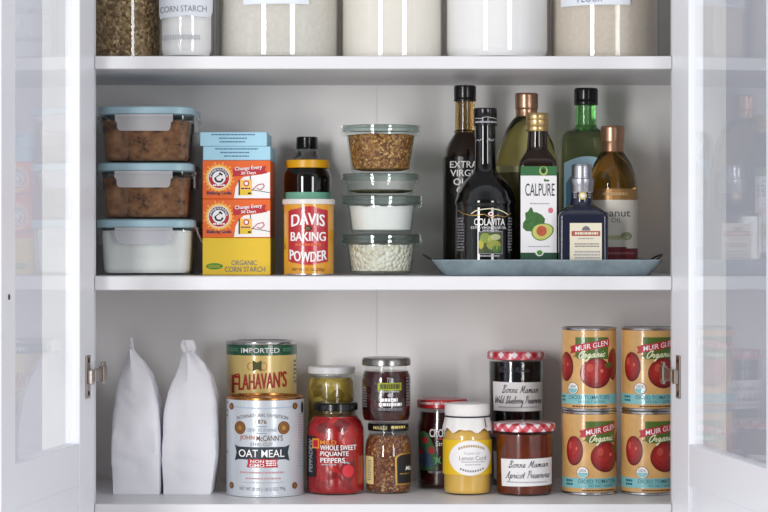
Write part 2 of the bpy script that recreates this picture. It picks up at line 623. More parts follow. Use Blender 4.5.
AL = math.radians(8.0)
for side in (-1, 1):
    phi = math.atan2(-math.cos(AL), side * math.sin(AL))
    W0, G0, G1, W1 = (0.0, 0.0686, 0.346, 0.402) if side < 0 else (0.0, 0.078, 0.405, 0.462)
    q = -side        # sign of the inner face along local y

    def bx(mb, s0, s1, n0, n1, z0, z1, m, bev=0.0):
        ys = sorted((q * n0, q * n1))
        mb.box((s0, ys[0], z0), (s1, ys[1], z1), m, bev)
    mb = MB()
    bx(mb, W0, G0, -0.020, 0, -1.14, 0.63, DOORP, 0.0008)
    bx(mb, G1, W1, -0.020, 0, -1.14, 0.63, DOORP, 0.0012)
    bx(mb, G0 + 0.0002, G1 - 0.0002, -0.020, -0.0006, -0.3133, -0.2590, DOORP, 0.0008)
    bx(mb, G0 + 0.0002, G1 - 0.0002, -0.020, -0.0006, 0.57, 0.63, DOORP, 0.0008)
    bx(mb, G0 + 0.0002, G1 - 0.0002, -0.020, -0.0006, -1.14, -1.05, DOORP, 0.0008)
    bx(mb, G0 + 0.0002, G1 - 0.0002, -0.016, -0.0035, -1.0505, -0.3137, DOORP)
    door = mb.build('door', cab, (HW if side > 0 else -HL, -0.0015, CZ), smooth=0)
    door.rotation_euler = (0, 0, phi)
    mb = MB()
    bx(mb, G0 - 0.003, G1 + 0.003, -0.0078, -0.0048, -0.262, 0.573, PANE)
    mb.build('glass_pane', door, smooth=0)
    # hinge: cup plate on the stile, screws, knuckle and arm into the cabinet
    mb = MB()
    bx(mb, 0.0240, 0.0425, 0.0002, 0.0022, -0.2030, -0.1465, NICKEL, 0.0006)
    for zz in (-0.1530, -0.1965):
        mb.screw((0.0332, q * 0.0022, zz), q, mat('dark_screw', '5a5450', 0.35, 1.0))
    bx(mb, 0.0270, 0.0400, 0.0022, 0.0085, -0.1840, -0.1655, NICKEL, 0.001)
    bx(mb, -0.0210, 0.0275, 0.0062, 0.0098, -0.1810, -0.1650, NICKEL, 0.001)
    bx(mb, -0.0250, -0.0080, 0.0045, 0.0115, -0.1835, -0.1625, NICKEL, 0.001)
    bx(mb, -0.0400, -0.0240, 0.0026, 0.0060, -0.1880, -0.1580, NICKEL, 0.001)
    mb.build('hinge', door, smooth=0)
    if side == -1:
        mb = MB()
        mb.lathe([(0.0034, -0.0005), (0.0034, 0.0008), (0.0012, 0.0012)], mat('dark_screw', '5a5450', 0.35, 1.0), seg=16)
        mb.lathe([(0.005, -0.0203), (0.005, -0.028), (0.012, -0.034), (0.0125, -0.040), (0.008, -0.044)], NICKEL, seg=24)
        for v in mb.bm.verts:
            x, y, z = v.co
            v.co = (0.3722 + x, q * z, -0.0618 + y)
        mb.build('knob', door)
# ================================================================ middle shelf
# ---------------------------------------------------------------- rectangular food boxes of glass
AQUA = mat('aqua_lid_plastic', '9dbcc8', 0.35, vary=0.02)
CLIP = thin_glass('frosted_clip_plastic', (0.86, 0.86, 0.92), 0.2, 0.05, dust=0.36)
SUGAR = speckle('brown_sugar', [(0.34, '2e1a12'), (0.43, '70482f'), (0.53, '855a3b'), (0.70, '9b6f4c')], 75, 0.8, 0.5, kind='noise')
FLOUR = mat('white_flour', 'f0eeee', 0.9, vary=0.03, scale=30, bump=0.25)


def food_box(px, x0, x1, ytop, ybot, zb, label, fill, fill_name, yf=0.075, flap_open=False):
    l = L(px, yf + 0.085, zb, ys=yf)
    t = thing('glass_food_box', label, 'food container', l.loc, 'stacked glass food boxes')
    w = l.r(x1 - x0) / 2
    H = (ybot - ytop) * l.s
    hl = 8.5 * l.s                   # lid height
    hb = H - hl
    tk = 0.0026
    top, bot = w - 0.0038, w - 0.0068
    dy = 0.079
    mb = MB()
    mb.loft([(0.0, bot - 0.006, dy - 0.014, 0.012), (0.0015, bot - 0.002, dy - 0.010, 0.014), (0.006, bot, dy - 0.008, 0.016),
             (hb - 0.010, top, dy - 0.002, 0.018), (hb - 0.007, top + 0.001, dy - 0.001, 0.019), (hb - 0.006, top + 0.005, dy + 0.003, 0.02),
             (hb - 0.0005, top + 0.005, dy + 0.003, 0.02)], GREENISH, cap1=False)
    mb.build('glass_bowl', t)
    fl = fill * hb
    k = (top - bot) / hb
    mb = MB()
    mb.loft([(0.0032, bot - 0.006, dy - 0.014, 0.010), (0.008, bot - tk, dy - 0.011, 0.013),
             (fl, bot - tk + k * fl, dy - 0.0065, 0.015), (fl + 0.002, (bot - tk) * 0.8, dy * 0.75, 0.015)], SUGAR if fill_name == 'brown_sugar' else FLOUR)
    c = mb.build(fill_name, t)
    c['kind'] = 'stuff'
    mb = MB()
    mb.loft([(hb, w - 0.003, dy + 0.002, 0.022), (hb + 0.0015, w, dy + 0.005, 0.024), (hb + hl - 0.002, w, dy + 0.005, 0.024),
             (hb + hl - 0.0002, w - 0.002, dy + 0.003, 0.023)], AQUA)
    lid = mb.build('lid', t)
    # the clips: a hinge bar and a flap with rounded lower corners
    zt = hb + hl * 0.02

    def flap(hw, hgt, drop):
        m = MB()
        out = []
        for i in range(9):
            a = PI / 2 * i / 8
            out.append((hw * 0.80 + hw * 0.12 * math.cos(a) - 0.0, -hgt + 0.006 - 0.006 * math.sin(a)))
        pts = [(hw, 0.0), (hw, -hgt * 0.42), (hw * 0.93, -hgt * 0.5)] + out
        pts = pts + [(-x, z) for x, z in reversed(pts)]
        m.prism(pts, -0.0022, 0, CLIP)
        m.box((-hw, -0.0032, -0.004), (hw, 0.0, 0.0005), CLIP, 0.0006)
        return m
    hwf = 29 * l.s
    f = flap(hwf, 0.0225, 0).build('clip', lid, (0, -dy - 0.0056, zt), smooth=0)
    f = flap(hwf, 0.0225, 0).build('clip', lid, (0, dy + 0.0056, zt), smooth=0)
    f.rotation_euler = (0, 0, PI)
    for sx in (-1, 1):
        f = flap(0.034, 0.0225, 0).build('clip', lid, (sx * (w - 0.0012), 0, zt), smooth=0)
        f.rotation_euler = (0, 0, sx * PI / 2)
        if flap_open and sx == 1:
            f.rotation_euler = (-math.radians(22), 0, PI / 2)
    return t, H


ba, H3 = food_box(143.7, 94.5, 192.5, 219, 275, ZM, 'glass food box full of white flour, lowest of the stack with aqua lids', 0.94, 'flour', flap_open=True)
bb, H2 = food_box(143.6, 96, 191.2, 162, 218.5, ZM + H3 + 0.0003, 'glass food box of brown sugar between the flour box and the topmost box', 0.86, 'brown_sugar')
bc, H1 = food_box(144, 96, 192, 105, 161.5, ZM + H3 + H2 + 0.0006, 'glass food box of brown sugar on top of the stack with aqua lids', 0.88, 'brown_sugar')

# ---------------------------------------------------------------- cartons
ORANGE = mat('orange_carton', 'e4641f', 0.5, vary=0.02)
SUNRAY = mat('yellow_sunburst_ink', 'f7c25e', 0.5, vary=0)
RAY = mat('light_orange_ray_ink', 'f09a44', 0.5, vary=0)
YELLOW = mat('yellow_carton', 'e3c02c', 0.5, vary=0.02)
BLUEC = mat('pale_blue_carton', 'a5d2e6', 0.5, vary=0.015)
NAVY = mat('navy_ink', '252a55', 0.5, vary=0)
GREENI = mat('green_ink', '3e8a2c', 0.5, vary=0)


def carton(x0, x1, y0, y1, zb, m, name, label, dep=0.125, yf=0.12, cat='carton', group=None):
    l = L((x0 + x1) / 2, yf + dep / 2, zb, ys=yf)
    t = thing(name, label, cat, l.loc, group)
    hw, H = l.r(x1 - x0) / 2, (y1 - y0) * l.s
    mb = MB()
    mb.box((-hw, -dep / 2, 0), (hw, dep / 2, H), m, 0.0007)
    mb.build('carton_body', t, smooth=0)
    l.zb = l.zb - 0.0
    return t, l, H, Decal(l, flat=-dep / 2)


zc = ZM
t, l, H, d = carton(202.5, 270.5, 238.5, 275.6, zc, YELLOW, 'corn_starch_carton', 'yellow carton of organic corn starch under the orange cartons')
o = (HY - 275.6) - (zc + 0.0003) / l.s     # rows to shift so that the print follows the carton
DY = -(HY - 275.6 - (zc + 0.0003) / l.s)


def shift(dec, y1, l):
    """rows between where the carton's foot stands and the photo's row y1"""
    return HY - l.zb / l.s - y1


q = shift(d, 275.6, l)
d.text('ORGANIC', 231.5, 261 + q, 257, 266 + q, GREYINK, 1, bold=0.01)
d.text('CORN STARCH', 225, 267.3 + q, 265, 272.6 + q, GREYINK, 1, bold=0.01)
d.ell(214.5, 267 + q, 8.5, 3.2, GREENI, 0)
d.text('ORGANIC', 208.5, 265.6 + q, 220.5, 268.4 + q, YELLOW, 1)
d.build('front_print', t)
zc += H + 0.0003


def soda_print(d, q, x):
    def X(v):
        return v + x
    # sunburst and round emblem
    for i in range(24):
        a = 2 * PI * i / 24
        rx = 16.2 if i % 2 else 14.6
        p = []
        for s_ in (-0.07, 0.07):
            p.append((max(203.2 + x, X(219) + rx * math.cos(a + s_)), min(197 + q, 178 + q + rx * math.sin(a + s_))))
        d.poly([(X(219), 178 + q)] + p, RAY, 0)
    d.ell(X(219), 178 + q, 13.0, 13.0, SUNRAY, 1)
    d.ell(X(219), 178 + q, 10.8, 10.8, RED, 2)
    d.ell(X(219), 177.6 + q, 9.6, 9.6, NAVY, 3, a0=0.15, a1=PI - 0.15)
    d.ring(X(219), 178 + q, 11.0, 11.0, 0.8, WINK, 4)
    d.ell(X(219), 178 + q, 6.6, 6.6, WINK, 4)
    n = 11
    for i, ch in enumerate('ARM&HAMMER'):
        a = math.radians(168 - 156 * i / 9)
        cx, cy = X(219) + 8.5 * math.cos(a), 178 + q - 8.5 * math.sin(a)
        d.text(ch, cx - 0.9, cy - 1.3, cx + 0.9, cy + 1.3, WINK, 5, bold=0.02)
    d.fine(X(213), 184.6 + q, X(225), 186.4 + q, 1, WINK, 5, 0.8)
    # bent arm with a hammer
    d.line([(X(215), 178 + q), (X(216.5), 181.5 + q), (X(221), 182 + q), (X(223), 179 + q)], 1.8, INK, 5)
    d.line([(X(215), 178.2 + q), (X(221), 173.8 + q)], 0.9, INK, 5)
    d.line([(X(219.4), 173 + q), (X(222.4), 175.4 + q)], 1.7, INK, 5)
    d.text('Baking Soda', X(207), 191.4 + q, X(231.5), 195.6 + q, NAVY, 4, bold=0.03)
    # red ribbon
    d.poly([(X(233.5), 168.6 + q), (X(266), 166.2 + q), (X(264.6), 170 + q), (X(267), 173.5 + q), (X(233), 176.6 + q)], RED, 4)
    d.text('Change Every', X(235), 166.2 + q, X(262), 171 + q, WINK, 5, bold=0.03, rise=2.0)
    d.text('30 Days', X(241), 171.5 + q, X(256), 175.4 + q, WINK, 5, bold=0.03, rise=0.8)
    # white corner with a small box on a safety pin
    d.poly([(X(234), 198.4 + q), (X(235.5), 188 + q), (X(239), 181 + q), (X(244), 177 + q), (X(262), 174.5 + q), (X(270), 172 + q), (X(270), 198.4 + q)], WINK, 3)
    d.rect(X(238.6), 180 + q, X(252), 195.4 + q, SUNRAY, 4)
    d.rect(X(238.6), 180 + q, X(240), 195.4 + q, INK, 5)
    d.ell(X(246.4), 183.6 + q, 2.9, 2.9, RED, 5)
    d.ell(X(246.4), 183.6 + q, 1.8, 1.8, WINK, 6)
    d.rect(X(240), 190.4 + q, X(252), 195.4 + q, YELLOW, 5)
    d.rect(X(248), 192.6 + q, X(251), 194.4 + q, INK, 6)
    d.fine(X(241), 188 + q, X(251), 189.6 + q, 1, NAVY, 6, 0.8)
    d.line([(X(250.5), 180 + q), (X(250.5), 176 + q)], 0.8, INK, 6)
    P = [(X(252), 190.5 + q), (X(258), 185 + q), (X(263), 184 + q), (X(264.4), 186.5 + q), (X(261), 190 + q), (X(257), 188.6 + q)]
    d.line(P, 0.8, RED, 6)
    d.line([(X(252), 190 + q), (X(262), 191.5 + q), (X(270), 193 + q)], 0.6, INK, 6)


for k, (y0, y1, lab) in enumerate(((199.5, 238, 'orange baking soda carton resting on the yellow corn starch carton'),
                                   (160.5, 199, 'orange baking soda carton under the pale blue cartons'))):
    t, l, H, d = carton(202.5, 270.5, y0, y1, zc, ORANGE, 'baking_soda_carton', lab, group='orange baking soda cartons')
    soda_print(d, shift(d, 199, l), 0)
    d.build('front_print', t)
    zc += H + 0.0003
for k, (x0, x1, y0, y1, lab) in enumerate(((203, 270.5, 146.2, 160, 'flat pale blue carton resting on the orange cartons'),
                                           (200, 267, 131.3, 145.4, 'flat pale blue carton on top of the whole stack, set a little left'))):
    t, l, H, d = carton(x0, x1, y0, y1, zc, BLUEC, 'flat_carton', lab, group='flat blue cartons')
    q = shift(d, y1, l)
    x = x0 - 203
    for i, (a, b) in enumerate(((212, 258), (220, 250), (222, 249))):
        d.fine(a + x, y0 + 2.0 + i * 3.6 + q, b + x, y0 + 4.2 + i * 3.6 + q, 1, mat('slate_ink', '4d7594', 0.5, vary=0), 1, 0.55, seed=k * 5 + i)
    d.build('front_print', t)
    zc += H + 0.0003

# ---------------------------------------------------------------- baking powder can, molasses jar, clear bottle behind it
PWD = mat('amber_can_paint', 'd9992c', 0.25, coat=0.5, vary=0.02)
CANRED = mat('can_label_red', 'b4232f', 0.3, vary=0.02, coat=0.6)
l = L(308.7, 0.10, ZM)
t = thing('baking_powder_can', 'amber baking powder can with a red panel and white plastic lid', 'can', l.loc)
R = l.r(25.3)
mb = MB()
mb.lathe([(R - 0.001, 0), (R, 0.0008), (R, 0.0022)], SILVER)
mb.lathe([(R - 0.0004, 0.0022), (R - 0.0004, l.z(203))], PWD)
mb.build('can_body', t)
mb = MB()
zt = l.z(199.3)
mb.lathe([(R + 0.0009, l.z(204.5)), (R + 0.0014, l.z(204)), (R + 0.0014, zt - 0.0008), (R + 0.0006, zt), (R - 0.003, zt), (R - 0.0035, zt - 0.0015)], mat('milky_plastic_lid', 'd9d3cd', 0.35, vary=0.01))
mb.build('lid', t)
d = Decal(l, R=R - 0.0004)
top = [(289, 211), (292, 209.5), (299, 208.2), (304, 206.2), (314, 206.2), (319, 208.2), (325, 209.3), (328.5, 210.4)]
bot = [(328.5, 261.5), (325, 262.3), (319, 263.5), (314, 264.8), (304, 264.8), (299, 263.5), (292, 262.4), (289, 261)]
d.poly(top + bot, CANRED, 0)
d.text('DAVIS', 292.5, 215, 325, 226.8, WINK, 2, bold=0.035, arch=2.2)
d.ell(309, 228.4, 3.6, 2.6, INK, 2)
d.text('OK', 306.8, 227, 311.2, 229.8, GOLD, 3, bold=0.02)
d.text('BAKING', 291.8, 232, 326, 241, WINK, 2, bold=0.035)
d.fine(296, 243.6, 322, 246.2, 1, mat('orange_ink', 'd9672f', 0.5, vary=0), 2, 0.8)
d.text('POWDER', 290.8, 249.4, 327, 259.6, WINK, 2, bold=0.035, arch=-2.4)
d.text('NET WT 8.1 OZ (230g)', 293, 268, 325, 271.6, mat('brown_ink', '6b4a1c', 0.5, vary=0), 1, bold=0.01)
d.fine(284.2, 244.5, 286.2, 249.5, 3, INK, 1, 0.5)
d.build('label', t)

l = L(307.5, 0.18, ZM)
t = thing('molasses_jar', 'dark molasses jar with a yellow lid behind the amber can', 'jar', l.loc)
mb = MB()
mb.lathe([(l.r(21), 0), (l.r(23), 0.002)] + l.prof([(23.4, 193), (23.6, 178), (23, 173), (20.6, 169.5), (20, 166)]), mat('molasses_glass', '0b0806', 0.06, coat=0.5, vary=0))
mb.build('jar_glass', t)
mb = MB()
mb.lathe(l.prof([(21.6, 168.2), (22, 167.8), (22, 161), (21.2, 160.2), (12, 160)]), mat('yellow_metal_lid', 'd9a015', 0.35, vary=0.02))
mb.build('lid', t)
d = Decal(l, R=l.r(23.6), arc=True)
d.rect(-70, 192, 70, 262, mat('sea_green_label', '6fae97', 0.5, vary=0.02), 0)
d.build('label', t)

l = L(307, 0.262, ZM)
t = thing('clear_syrup_bottle', 'clear glass bottle with a black screw cap behind the yellow lidded jar', 'bottle', l.loc)
mb = MB()
mb.lathe([(l.r(17), 0), (l.r(19.5), 0.003)] + l.prof([(19.5, 176), (17.5, 166), (14.5, 160), (10.5, 154), (9, 150.5), (9, 146)]), solid_glass('clear_bottle_glass', (0.96, 0.97, 0.95)))
mb.build('bottle_glass', t)
mb = MB()
mb.lathe(l.prof([(10.5, 149.3), (10.7, 148), (10.6, 138), (9.8, 137), (4, 136.8)]), BLACK)
mb.build('screw_cap', t)

# ---------------------------------------------------------------- tapered glass jars with glass lids
GRANOLA = speckle('toasted_grains', [(0.0, '7c4a20'), (0.25, '5d3414'), (0.5, 'b07c3e'), (0.75, '8d5c2b'), (1.0, 'd8b070')], 360, 0.6, 1.0)
HERB = speckle('dried_herbs', [(0.0, '2c2e16'), (0.5, '4b4a22'), (1.0, '6a6433')], 320, 0.8, 1.0)
COCO = speckle('coconut_flakes', [(0.0, 'f3eee2'), (0.5, 'e2dac6'), (0.9, 'f8f4ea'), (1.0, 'd8c69c')], 180, 0.7, 1.1, dist=0.004)
FINE = mat('fine_white_sugar', 'eeecec', 0.85, vary=0.015, scale=50, bump=0.15)


def tapered_jar(px, zb, H, rt, rb, lidr, lidh, fill, fm, fname, label):
    l = L(px, 0.13, zb)
    t = thing('glass_lid_jar', label, 'jar', l.loc, 'tapered glass jars with glass lids')
    rt, rb, lidr, lidh, H = [v * l.s for v in (rt, rb, lidr, lidh, H)]
    hb = H - lidh
    mb = MB()
    mb.lathe([(rb * 0.7, 0), (rb - 0.002, 0.0006), (rb, 0.003), (rt - 0.001, hb - 0.006), (rt + 0.0015, hb - 0.004), (rt + 0.0015, hb - 0.0004)], GREENISH, cap1=False)
    mb.build('jar_glass', t)
    z1 = fill * hb
    rr = rb + (rt - rb) * fill - 0.002
    mb = MB()
    nseg = 56
    rings = []
    for r, z in ((rb * 0.7, 0.0035), (rb - 0.002, 0.006), (rr, z1), (rr * 0.6, z1 + 0.001)):
        rings.append([(r * math.cos(2 * PI * i / nseg), r * math.sin(2 * PI * i / nseg),
                       z + (0 if z < 0.01 else 0.0025 * noise.noise(Vector((6 * math.cos(2 * PI * i / nseg), 6 * math.sin(2 * PI * i / nseg), H * 90))))) for i in range(nseg)])
    mb.rings(rings, fm)
    c = mb.build(fname, t)
    c['kind'] = 'stuff'
    mb = MB()
    mb.lathe([(lidr - 0.006, hb - 0.0002), (lidr - 0.0012, hb), (lidr - 0.0003, hb + 0.0008), (lidr - 0.0003, hb + lidh * 0.38), (lidr - 0.002, hb + lidh * 0.46), (lidr, hb + lidh * 0.56), (lidr, hb + lidh - 0.0018), (lidr - 0.001, hb + lidh - 0.0006),
              (lidr - 0.007, hb + lidh - 0.0001), (lidr - 0.010, hb + lidh - 0.0015)], LIDGLASS)
    mb.build('glass_lid', t)
    # steel clamps on both sides
    for a in (math.radians(8), math.radians(187)):
        mb = MB()
        ca, sa = math.cos(a), math.sin(a)
        p = []
        for r, z in ((lidr - 0.006, hb + lidh + 0.0006), (lidr + 0.0012, hb + lidh + 0.0003), (lidr + 0.0016, hb - 0.001), (rt + 0.0025, hb - 0.0055)):
            p.append((r * ca, r * sa, z - 0.0004))
        mb.tube(p, 0.0012, GREENISH, 8)
        mb.build('clamp', t)
    return H


z = ZM
z += tapered_jar(381, z, 40.5, 34, 30.5, 38.8, 9.0, 0.95, COCO, 'coconut_flakes', 'tapered glass jar of white coconut flakes, lowest of its stack') + 0.0003
z += tapered_jar(381.5, z, 38.3, 33.5, 30.3, 39, 8.8, 0.94, FINE, 'white_sugar', 'tapered glass jar of smooth white sugar above the coconut flakes') + 0.0003
z += tapered_jar(380.5, z, 21.8, 34.5, 33, 38, 6.8, 0.34, HERB, 'dried_herbs', 'shallow glass jar of dark dried herbs under the jar of toasted grains') + 0.0003
z += tapered_jar(381, z, 47.9, 35, 29.6, 38.6, 7.0, 0.93, GRANOLA, 'toasted_grains', 'tapered glass jar of brown toasted grains on top of its stack') + 0.0003
# ================================================================ tray of oil bottles
GALV = speckle('galvanised_steel', [(0.3, '717f86'), (0.5, '86959c'), (0.7, '98a6ac')], 26, 0.45, 0.05, kind='noise')
l = L(548.5, 0.03, ZM)
s = l.s
TY0, TY1 = 0.030, 0.262
cy = (TY0 + TY1) / 2
t = thing('serving_tray', 'grey galvanised metal tray under the oil bottles', 'tray', ((548.5 - 384) * s, cy, ZM + 0.0003))
hx, hy, zr = 115.5 * s, (TY1 - TY0) / 2, 15.2 * s
bxx, byy = 103 * s, hy - 0.014
mb = MB()
mb.loft([(0.0002, bxx - 0.002, byy - 0.002, 0.006), (0.0008, bxx, byy, 0.008), (zr - 0.0012, hx - 0.001, hy - 0.001, 0.012), (zr, hx, hy, 0.012), (zr + 0.0012, hx - 0.0006, hy - 0.0006, 0.012),
         (zr + 0.0008, hx - 0.0026, hy - 0.0026, 0.011), (zr - 0.002, hx - 0.0030, hy - 0.0030, 0.011), (0.0022, bxx - 0.0016, byy - 0.0016, 0.007), (0.0018, bxx - 0.004, byy - 0.004, 0.006)], GALV, n=5)
mb.build('tray_pan', t)
WIRE = mat('dark_wire', '4a4744', 0.4, 0.9)
for sx in (-1, 1):
    mb = MB()
    pts = []
    for i in range(17):
        a = PI * i / 16
        pts.append((sx * (hx - 0.003 + 0.0145 * math.sin(a)), -0.032 * math.cos(a), zr - 0.001 + 0.0085 * math.sin(a)))
    pts = [(sx * (hx - 0.0105), -0.034, zr - 0.008)] + pts + [(sx * (hx - 0.0105), 0.034, zr - 0.008)]
    mb.tube(pts, 0.0013, WIRE, 8)
    mb.build('handle', t)
TZ = ZM + 0.0024

DARKG = mat('dark_bottle_glass', '07080a', 0.04, coat=0.4, vary=0)
NAVYG = mat('dark_violet_bottle_glass', '232639', 0.12, coat=0.4, vary=0)
BROWNG = mat('brown_bottle_glass', '20130a', 0.05, coat=0.4, vary=0)
AMBER = solid_glass('amber_oil', (0.90, 0.46, 0.06))
AMBERD = solid_glass('dark_amber_glass', (0.24, 0.145, 0.045))
OLIVEY = solid_glass('pale_olive_oil', (0.90, 0.82, 0.34))
GREENG = solid_glass('green_bottle_glass', (0.20, 0.62, 0.18))
GREENB = solid_glass('smoky_green_oil', (0.32, 0.38, 0.19))
COPPER = mat('copper_foil', 'b08a70', 0.3, 0.85, vary=0.03)
BRASS = mat('gold_cap', 'cdb07a', 0.3, 0.85, vary=0.03)
SILVERC = mat('silver_cap', 'b4b6bd', 0.3, 0.9, vary=0.02)

# tall olive oil bottle at the left end
l = L(465, 0.20, TZ)
t = thing('olive_oil_bottle', 'tall dark brown olive oil bottle at the left end of the tray', 'bottle', l.loc)
mb = MB()
mb.lathe([(l.r(20), 0), (l.r(22), 0.003)] + l.prof([(22, 164), (21.8, 158), (20, 150), (16, 142), (11.5, 135.5), (10.2, 133)]), BROWNG, cap1=False)
mb.lathe(l.prof([(10.2, 133), (11.0, 132.5), (11.0, 131), (9.8, 130), (9.6, 103), (9.6, 99)]), AMBERD, cap0=False)
mb.build('bottle_glass', t)
mb = MB()
mb.lathe(l.prof([(11.2, 101.5), (11.4, 100), (10.7, 98.8), (11.1, 98), (11.1, 87), (10.2, 85.8), (3, 85.4)]), BLACK)
mb.build('screw_cap', t)
d = Decal(l, R=l.r(22), arc=True)
d.rect(-44, 156.5, 44, 262, mat('black_brown_label', '120f0d', 0.25, vary=0), 0)
d.build('label', t)
d = Decal(l, R=l.r(22) + 0.0004)
d.text('EXTRA', 449.6, 161, 476.5, 167.6, WINK, 1, bold=0.012)
d.text('VIRGIN', 450, 169.6, 479, 176.2, WINK, 1, bold=0.012)
d.text('OLIVE', 453, 178.4, 478, 185, WINK, 1, bold=0.012)
d.text('OIL', 456, 187, 471, 193.6, WINK, 1, bold=0.012)
d.build('lettering', t)

# round shouldered bottle
l = L(485.2, 0.10, TZ)
t = thing('olive_oil_bottle', 'round shouldered black olive oil bottle with a yellow green picture label', 'bottle', l.loc)
R = l.r(30)
mb = MB()
mb.lathe([(R - 0.004, 0), (R, 0.003)] + l.prof([(29.4, 210), (29.2, 206), (30, 204.5), (30.4, 202), (29.8, 199.5), (29.2, 198), (28.2, 193.6), (26, 188.6), (22.5, 183), (17.5, 177.6), (13, 173.4), (11.2, 169), (10.5, 163), (10.3, 150), (10.3, 123)]), DARKG)
mb.build('bottle_glass', t)
mb = MB()
mb.lathe(l.prof([(11.6, 126.2), (11.9, 125.5), (11.6, 123), (11.2, 122.5), (11.8, 122), (11.8, 117.6), (11.4, 117.2), (11.8, 116.6), (11.8, 109.5), (10.9, 108.3), (3, 108)]), BLACK)
mb.build('screw_cap', t)
d = Decal(l, R=l.r(11.8) + 0.0001)
d.line([(475, 118), (480, 118.4), (486, 116.6), (497, 118.6)], 0.7, PALEINK)
d.fine(475, 121, 497, 123.2, 1, PALEINK, 0, 0.8)
d.build('cap_print', t)
d = Decal(l, R=l.r(10.4))
d.line([(476, 141), (478, 139.2), (479, 141), (481, 139), (482.5, 140.4)], 0.6, PALEINK, 0)
d.line([(486.4, 141.6), (488.6, 138), (489, 141), (491, 139.4), (492, 141), (494, 138.4)], 0.7, PALEINK, 0)
d.build('neck_print', t)
d = Decal(l, R=lambda z: R, eps=0.0003)
CREAMI = mat('cream_ink', 'dcd4b4', 0.5, vary=0)
d.line([(457, 209.5), (463, 213.5), (470, 215.5), (478, 215)], 0.7, GOLD, 1)
d.line([(470, 214), (474, 211), (480, 209.4), (488, 208.6), (496, 209.4), (502, 211.6), (507, 214.4)], 1.0, CREAMI, 1)
d.line([(474, 215.4), (483, 214.2), (489, 217.5), (495, 215.4), (504, 216.8), (510, 213)], 0.6, GOLD, 1)
d.ell(489.3, 213.9, 2.6, 2.1, WINK, 2)
d.ell(489.3, 213.9, 1.5, 1.2, RED, 3)
d.text('COLAVITA', 473, 218.4, 503.5, 225.4, WINK, 1, bold=0.012)
d.text('EXTRA VIRGIN OLIVE OIL', 470, 226.4, 505, 228.8, WINK, 1)
d.fine(481, 229.6, 497, 231.2, 1, PALEINK, 1, 0.8)
d.rect(477, 231.4, 501, 254, PALEINK, 1)
d.rect(477.5, 231.9, 500.5, 253.5, mat('olive_green_print', '3d4a22', 0.5, vary=0.3, scale=300), 2)
for cx, cy_, rx, ry, c in ((479.8, 244, 2.6, 5, 'b0a52c'), (484, 238, 5, 5, '7d8f3a'), (492, 245, 7, 5, '8a9038'), (490, 240, 3.6, 5, 'a8a850'), (495, 249, 4.5, 3.5, '3f6a2a'), (494, 237, 5, 3, 'a9ad7e')):
    d.ell(cx, cy_, rx, ry, mat('print_' + {'b0a52c': 'yellow', '7d8f3a': 'leaf', '8a9038': 'moss', 'a8a850': 'straw', '3f6a2a': 'deep_leaf', 'a9ad7e': 'sage'}[c], '#' + c, 0.5, vary=0), 3 + (cx > 490))
d.fine(478, 255.2, 498, 257.2, 1, PALEINK, 1, 0.7)
d.fine(456.5, 217.5, 463.5, 252, 12, GREYINK, 1, 0.55, 4)
d.fine(506.5, 217.5, 511, 252, 12, GREYINK, 1, 0.55, 5)
d.build('label', t)

# wide bottle of pale oil behind
l = L(526.5, 0.195, TZ)
t = thing('oil_bottle', 'wide bottle of pale yellow oil with a copper cap behind the white label bottle', 'bottle', l.loc)
mb = MB()
mb.lathe([(l.r(28), 0), (l.r(31.5), 0.004)] + l.prof([(31.8, 180), (31.5, 170), (30, 158), (26.5, 143), (20, 128), (14.5, 120), (10.6, 116.5), (10.4, 112)]), OLIVEY)
mb.build('bottle_glass', t)
mb = MB()
mb.lathe(l.prof([(10.6, 117.2), (10.8, 116.5), (10.8, 110), (11.3, 109.3), (11.6, 108), (11.6, 95), (10.8, 93.4), (4, 93)]), COPPER)
mb.build('screw_cap', t)
d = Decal(l, R=l.r(31.7) + 0.0002, arc=True)
d.rect(-52, 165.5, 52, 262, mat('pale_olive_label', 'a9a678', 0.5, vary=0.02), 0)
d.rect(-52, 172, 52, 262, mat('olive_label', '585222', 0.5, vary=0.02), 1)
d.build('label', t)

# white labelled square bottle
l = L(538.5, 0.105, TZ, ys=0.08)
hx = l.r(18.6)
t = thing('avocado_oil_bottle', 'slim dark bottle with a gold cap and an avocado on its white label', 'bottle', l.loc)
mb = MB()
mb.loft([(0, hx - 0.002, hx - 0.002, 0.004), (0.002, hx, hx, 0.005), (l.z(165), hx, hx, 0.006), (l.z(160), hx * 0.96, hx * 0.96, 0.008), (l.z(155.5), hx * 0.82, hx * 0.82, 0.012),
         (l.z(151), hx * 0.64, hx * 0.64, 0.012), (l.z(147), hx * 0.56, hx * 0.56, 0.0145), (l.z(128), hx * 0.50, hx * 0.50, 0.0127)], BROWNG)
mb.build('bottle_glass', t)
mb = MB()
mb.lathe(l.prof([(10.9, 130.6), (11.3, 130), (11.3, 125.5), (10.9, 124.8), (11.3, 124), (11.3, 119.5), (10.9, 119), (11.3, 118.3), (11.3, 113.2), (10.5, 112), (4, 111.7)]), BRASS)
mb.build('screw_cap', t)
d = Decal(l, flat=-hx)
BG = mat('bottle_green_print', '2f6b3c', 0.5, vary=0.02)
d.rect(520.6, 166.2, 556.6, 175.6, BG, 0)
d.rect(520.6, 175.2, 556.6, 252.6, mat('bright_white_label', 'eceaec', 0.5, vary=0.005), 0)
d.rect(520.6, 252.6, 556.6, 261, mat('dark_green_print', '1f4a35', 0.5, vary=0), 0)
d.ell(543.4, 170.8, 4.2, 4.6, mat('lime_print', 'b7c46a', 0.5, vary=0), 1)
d.ell(543.4, 170.2, 2.9, 3.6, BG, 2)
d.ell(543.4, 171, 1.5, 1.7, INK, 3)
d.text('CALPURE', 525.2, 183.4, 554.6, 196, mat('charcoal_print', '3a3b40', 0.5, vary=0), 1, bold=0.005)
